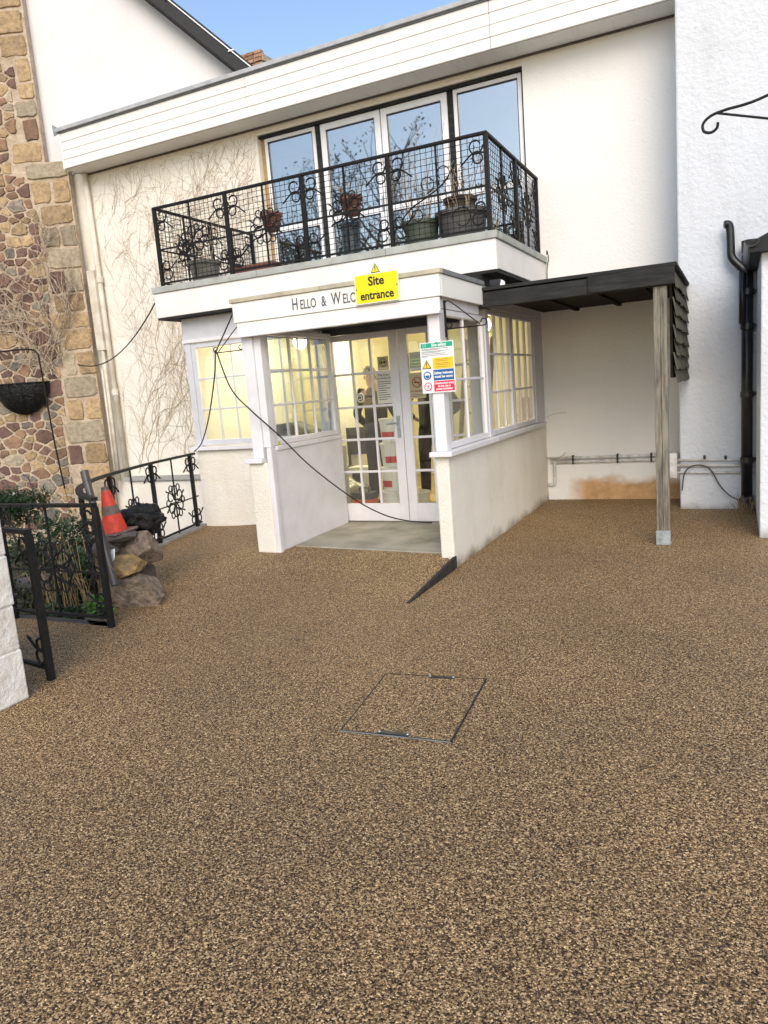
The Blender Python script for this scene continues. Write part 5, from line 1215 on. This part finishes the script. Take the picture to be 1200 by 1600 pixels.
B('body', 'tool_orange', t, (-4.12, -3.86, 7.62, 7.78, FZ, FZ+0.22)); B('lid', 'int_dark', t, (-4.125, -3.855, 7.615, 7.785, FZ+0.221, FZ+0.30)); 
for k in range(4):
    m = MB(); m.bar((-4.07+k*0.05, 7.613, FZ+0.05), (-4.04+k*0.05, 7.613, FZ+0.17), 0.014, 0.01); m.build('stripe', 'int_dark', t)
m = MB(); m.tube([(-4.05, 7.70, FZ+0.30), (-4.05, 7.70, FZ+0.35), (-3.93, 7.70, FZ+0.35), (-3.93, 7.70, FZ+0.30)], 0.012, 6); m.build('handle', 'int_dark', t)
blob('plastic_sheet', (-4.45, 8.1, FZ+0.16), (0.28, 0.22, 0.2), 'foil', 'crumpled clear plastic sheet on a heap left of the buckets', 'sheet', 1.7, 0.3)
t = thing('storage_box', (-4.5, 8.6, FZ), 'white box with black grille beside the crumpled sheet', 'box')
B('body', 'int_white', t, (-4.62, -4.25, 8.5, 8.75, FZ, 0.62)); B('grille', 'int_dark', t, (-4.56, -4.40, 8.49, 8.499, 0.40, 0.56))
t = thing('chair', (-5.0, 8.4, FZ), 'dark chair standing behind the left door pane', 'chair')
B('seat', 'int_dark', t, (-5.0, -4.62, 8.9, 9.25, 0.53, 0.57)); B('backrest', 'int_dark', t, (-5.0, -4.62, 9.23, 9.26, 0.72, 1.1))
for x in (-4.99, -4.66):
    for y in (8.91, 9.22): B('leg', 'int_dark', t, (x, x+0.03, y, y+0.03, FZ, 0.529 if y < 9 else 1.1))
t = thing('covered_bench', (-5.2, 8.3, FZ), 'low dark covered bench seen through the porch side window', 'bench')
m = MB(); m.prism([(-5.75, 0, FZ), (-4.85, 0, FZ), (-4.87, 0, 1.15), (-5.2, 0, 1.27), (-5.65, 0, 1.24)], (0, 8.1, 0), (0, 8.4, 0)); m.build('cover', 'int_dark', t, bevel=0.05, seg=3)
t = thing('step_ladder', (-2.75, 8.1, FZ), 'folded wooden ladder leaning inside the right window', 'ladder')
for x in (-2.95, -2.62):
    m = MB(); m.bar((x, 8.0, FZ), (x+0.06, 8.5, 2.1), 0.03, 0.06); m.build('rail', 'wood_ply', t)
for k in range(6):
    f = (k+0.7)/6.5; m = MB(); m.bar((-2.95+0.06*f, 8.0+0.5*f, FZ+1.985*f), (-2.62+0.06*f, 8.0+0.5*f, FZ+1.985*f), 0.07, 0.02); m.build('rung', 'wood_ply', t)
m = MB(); m.lathe((-3.98, 6.55, 1.135), [(0.03, 0), (0.035, 0.03), (0.02, 0.045)], 10)
t = thing('tape_reel', (-4.1, 6.12, 1.136), 'small yellow green reel on the porch sill', 'reel'); m = MB(); m.lathe((-4.09, 6.10, 1.137), [(0.035, 0), (0.036, 0.03), (0.022, 0.05), (0.01, 0.055)], 12); m.build('reel', 'hand_yellow', t)

# ================================================================== people in the hall
def skin_mesh(name, joints, edges, mat, parent, root=0, sub=2):
    me = bpy.data.meshes.new(name); me.from_pydata([j[0] for j in joints], edges, []); me.materials.append(M[mat])
    o = bpy.data.objects.new(name, me); COL.objects.link(o); o.parent = parent
    sk = o.modifiers.new('skin', 'SKIN'); sk.use_smooth_shade = True
    for i, j in enumerate(joints):
        r_ = j[1]; me.skin_vertices[0].data[i].radius = r_ if isinstance(r_, tuple) else (r_, r_)
        me.skin_vertices[0].data[i].use_root = (i == root)
    ss = o.modifiers.new('sub', 'SUBSURF'); ss.levels = sub; ss.render_levels = sub
    return o
def person(loc, rz, label, jm, tm, hm, armL, armR, badge=False, lean=0.0):
    t = thing('person', loc, label, 'person'); t.rotation_euler = (0, 0, rz)
    # local frame: faces -Y, x to its left; arms are (elbow, wrist) per side
    J = []; E = []
    def j(p, r_): J.append((p, r_)); return len(J)-1
    def e(a, b): E.append((a, b)); return b
    pel = j((0, 0, 0.97), (0.135, 0.10)); ch_ = e(pel, j((0, 0, 1.22), (0.13, 0.095))); up = e(ch_, j((0, 0.01, 1.42), (0.12, 0.085))); nk = e(up, j((lean*0.5, 0.0, 1.53), 0.055)); 
    hd = e(nk, j((lean, -0.01, 1.63), (0.072, 0.082))); tp = e(hd, j((lean, 0.0, 1.72), (0.070, 0.085))); 
    e(hd, j((lean, -0.10, 1.635), 0.016))
    for sg, (el, wr) in ((1, armL), (-1, armR)):
        sh = e(up, j((sg*0.19, 0.01, 1.45), 0.052)); k = e(sh, j(el, 0.038)); w = e(k, j(wr, 0.026)); d = (Vector(wr)-Vector(el)).normalized(); side = d.cross(Vector((0, 0, 1))).normalized() if abs(d.z) < 0.95 else Vector((0, 1, 0))
        pm = e(w, j(tuple(Vector(wr)+d*0.06), (0.030, 0.02)))
        for f in range(4):
            b = Vector(wr)+d*0.10+side*(0.027-0.018*f); x1 = e(pm, j(tuple(b), 0.0095)); x2 = e(x1, j(tuple(b+d*0.035+Vector((0, 0, -0.010))), 0.0088)); e(x2, j(tuple(b+d*(0.052-0.006*abs(f-1.5))+Vector((0, 0, -0.028))), 0.0075))
        th = e(pm, j(tuple(Vector(wr)+d*0.055+side*0.045), 0.010)); e(th, j(tuple(Vector(wr)+d*0.09+side*0.062), 0.0085))
    for sg in (1, -1):
        hp = e(pel, j((sg*0.095, 0, 0.90), 0.085)); kn = e(hp, j((sg*0.11, -0.015, 0.50), 0.052)); an = e(kn, j((sg*0.12, 0.02, 0.09), 0.036)); e(an, j((sg*0.13, -0.13, 0.035), 0.03))
    skin_mesh('body', J, E, 'skin', t)
    J2 = [((0, 0, 0.80), (0.175, 0.135)), ((0, 0, 1.20), (0.165, 0.12)), ((0, 0.01, 1.43), (0.145, 0.10)), ((lean*0.4, 0, 1.51), (0.07, 0.07))]; E2 = [(0, 1), (1, 2), (2, 3)]
    for sg, (el, wr) in ((1, armL), (-1, armR)):
        n = len(J2); J2 += [((sg*0.195, 0.01, 1.45), 0.072), (el, 0.058), (tuple(Vector(el).lerp(Vector(wr), 0.92)), 0.042)]; E2 += [(2, n), (n, n+1), (n+1, n+2)]
    skin_mesh('jacket', J2, E2, jm, t, 1)
    J3 = [((0, 0, 1.10), (0.145, 0.105)), ((0, 0, 0.92), (0.15, 0.115))]; E3 = [(0, 1)]
    for sg in (1, -1):
        n = len(J3); J3 += [((sg*0.095, 0, 0.86), 0.105), ((sg*0.11, -0.015, 0.50), 0.078), ((sg*0.12, 0.02, 0.08), 0.066)]; E3 += [(1, n), (n, n+1), (n+1, n+2)]
    skin_mesh('trousers', J3, E3, tm, t, 0)
    for sg in (1, -1):
        skin_mesh('shoe', [((sg*0.12, 0.05, 0.045), (0.045, 0.04)), ((sg*0.125, -0.05, 0.045), (0.05, 0.04)), ((sg*0.13, -0.16, 0.035), (0.045, 0.03))], [(0, 1), (1, 2)], 'shoe', t)
    mb = MB(); cH = Vector((lean, 0.012, 1.675)); vs_ = []; fs = []; ns, nr = 20, 8
    for i in range(nr+1):
        ph = PI/2-(PI*0.62)*i/nr
        for k in range(ns):
            a = 2*PI*k/ns; fr = max(0.0, -math.sin(a))            # keep the face free
            ph2 = max(ph, 0.35*fr) if ph < 0.35 else ph
            vs_.append(cH+Vector((0.085*math.cos(ph2)*math.cos(a), 0.105*math.cos(ph2)*math.sin(a), 0.118*math.sin(ph2))))
    for i in range(nr):
        for k in range(ns): fs.append((i*ns+k, i*ns+(k+1) % ns, (i+1)*ns+(k+1) % ns, (i+1)*ns+k))
    mb.add(vs_, fs); me_o = mb.build('hair', hm, None, origin=(0, 0, 0), smooth=True); me_o.parent = t
    mb = MB()
    for sg in (1, -1): mb.lathe(Vector((lean+sg*0.03, -0.092, 1.665)), [(0.001, -.009), (0.009, 0), (0.001, .009)], 8)
    fo = mb.build('eyes', 'int_dark', None, origin=(0, 0, 0)); fo.parent = t
    mb = MB(); mb.tube([(lean-0.022, -0.088, 1.588), (lean, -0.096, 1.585), (lean+0.022, -0.088, 1.588)], 0.005, 5); mo = mb.build('mouth', 'print_red', None, origin=(0, 0, 0)); mo.parent = t
    for sg in (1, -1):
        mb = MB(); mb.lathe(Vector((lean+sg*0.085, 0.0, 1.645)), [(0.004, -.03), (0.014, 0), (0.012, .02), (0.002, .032)], 8); eo = mb.build('ear', 'skin', None, origin=(0, 0, 0)); eo.parent = t
    if badge:
        mb = MB(); rx = Matrix.Rotation(R(-90), 3, 'X'); mb.lathe((0.125, 0.112, 1.40), [(0.062, 0.0), (0.06, 0.014)], 22, rx); bo = mb.build('badge', 'sign_white', None, origin=(0, 0, 0)); bo.parent = t
        mb = MB(); mb.lathe((0.125, 0.122, 1.40), [(0.045, 0.0), (0.044, 0.008)], 20, rx); b2 = mb.build('badge_centre', 'jacket', None, origin=(0, 0, 0)); b2.parent = t
        mb = MB(); mb.tube(loop_pts((0.125, 0.132, 1.40), (1, 0, 0), (0, 0, 1), 0.026, 0.6, 0.85, shrink=0.2), 0.006, 5); b3 = mb.build('badge_mark', 'sign_white', None, origin=(0, 0, 0)); b3.parent = t
    return t
person((-4.10, 8.4, FZ), R(168), 'person with grey hair and dark jacket with round white badge, back to the doors', 'jacket', 'trousers', 'hair_grey', ((0.30, 0.02, 1.18), (0.24, -0.16, 1.0)), ((-0.30, 0.0, 1.18), (-0.26, -0.22, 1.08)), True, 0.05)
person((-3.50, 8.75, FZ), R(200), 'person in olive and dark work clothes standing behind the right door', 'camo', 'trousers', 'hair_dark', ((0.36, 0.03, 1.20), (0.20, -0.12, 1.08)), ((-0.36, 0.03, 1.20), (-0.20, -0.12, 1.08)))

# ================================================================== trees behind the photographer (mirrored in the upper glazing)
def tree(x, y, H_, label, seed, leaves, mat, cone=False):
    q = random.Random(seed); t = thing('tree', (x, y, 0), label, 'tree', 'trees across the yard'); base = Vector((x, y, 0))
    mb = MB(); ends = []
    def grow(p, d, L, r_, dep):
        pts_ = [p]; n = 4
        for i in range(n): d = (d+Vector((q.uniform(-.16, .16), q.uniform(-.16, .16), q.uniform(-.02, .10)))).normalized(); pts_.append(pts_[-1]+d*L/n)
        mb.tube(pts_, [r_*(1-0.45*i/n) for i in range(n+1)], 5 if dep < 2 else 3, False)
        if dep >= 4: ends.append(pts_[-1]); return
        for k in range(3 if dep else 5): 
            a = q.uniform(0, 2*PI); grow(pts_[-1-(k % 2)], (d+Vector((math.cos(a), math.sin(a), q.uniform(-.1, .5)))*q.uniform(.5, .95)).normalized(), L*q.uniform(.6, .8), r_*0.52, dep+1)
    grow(base, Vector((0, 0, 1)), H_*0.34, H_*0.022, 0); mb.build('trunk', 'bark', t)
    if leaves:
        mb = MB()
        for e in ends: leaf_cloud(mb, e, (0.5, 0.5, 0.4), leaves, 0.14, q, 0.1)
        mb.build('crown', mat, t)
tree(-16.5, -8.0, 10.6, 'bare winter tree across the yard mirrored in the left pane', 3, 0, 'leaf_olive')
tree(-12.4, -8.6, 12.0, 'leafy tree across the yard mirrored in the middle doors', 4, 10, 'leaf_olive')
tree(-14.4, -10.0, 10.4, 'leafless tree further left across the yard', 5, 0, 'leaf_olive')
tree(-9.6, -9.0, 9.4, 'thin leaved tree across the yard to the right', 6, 4, 'leaf_olive')
tree(-19.5, -9.0, 10.0, 'bushy tree at the far left across the yard', 8, 8, 'leaf_olive')
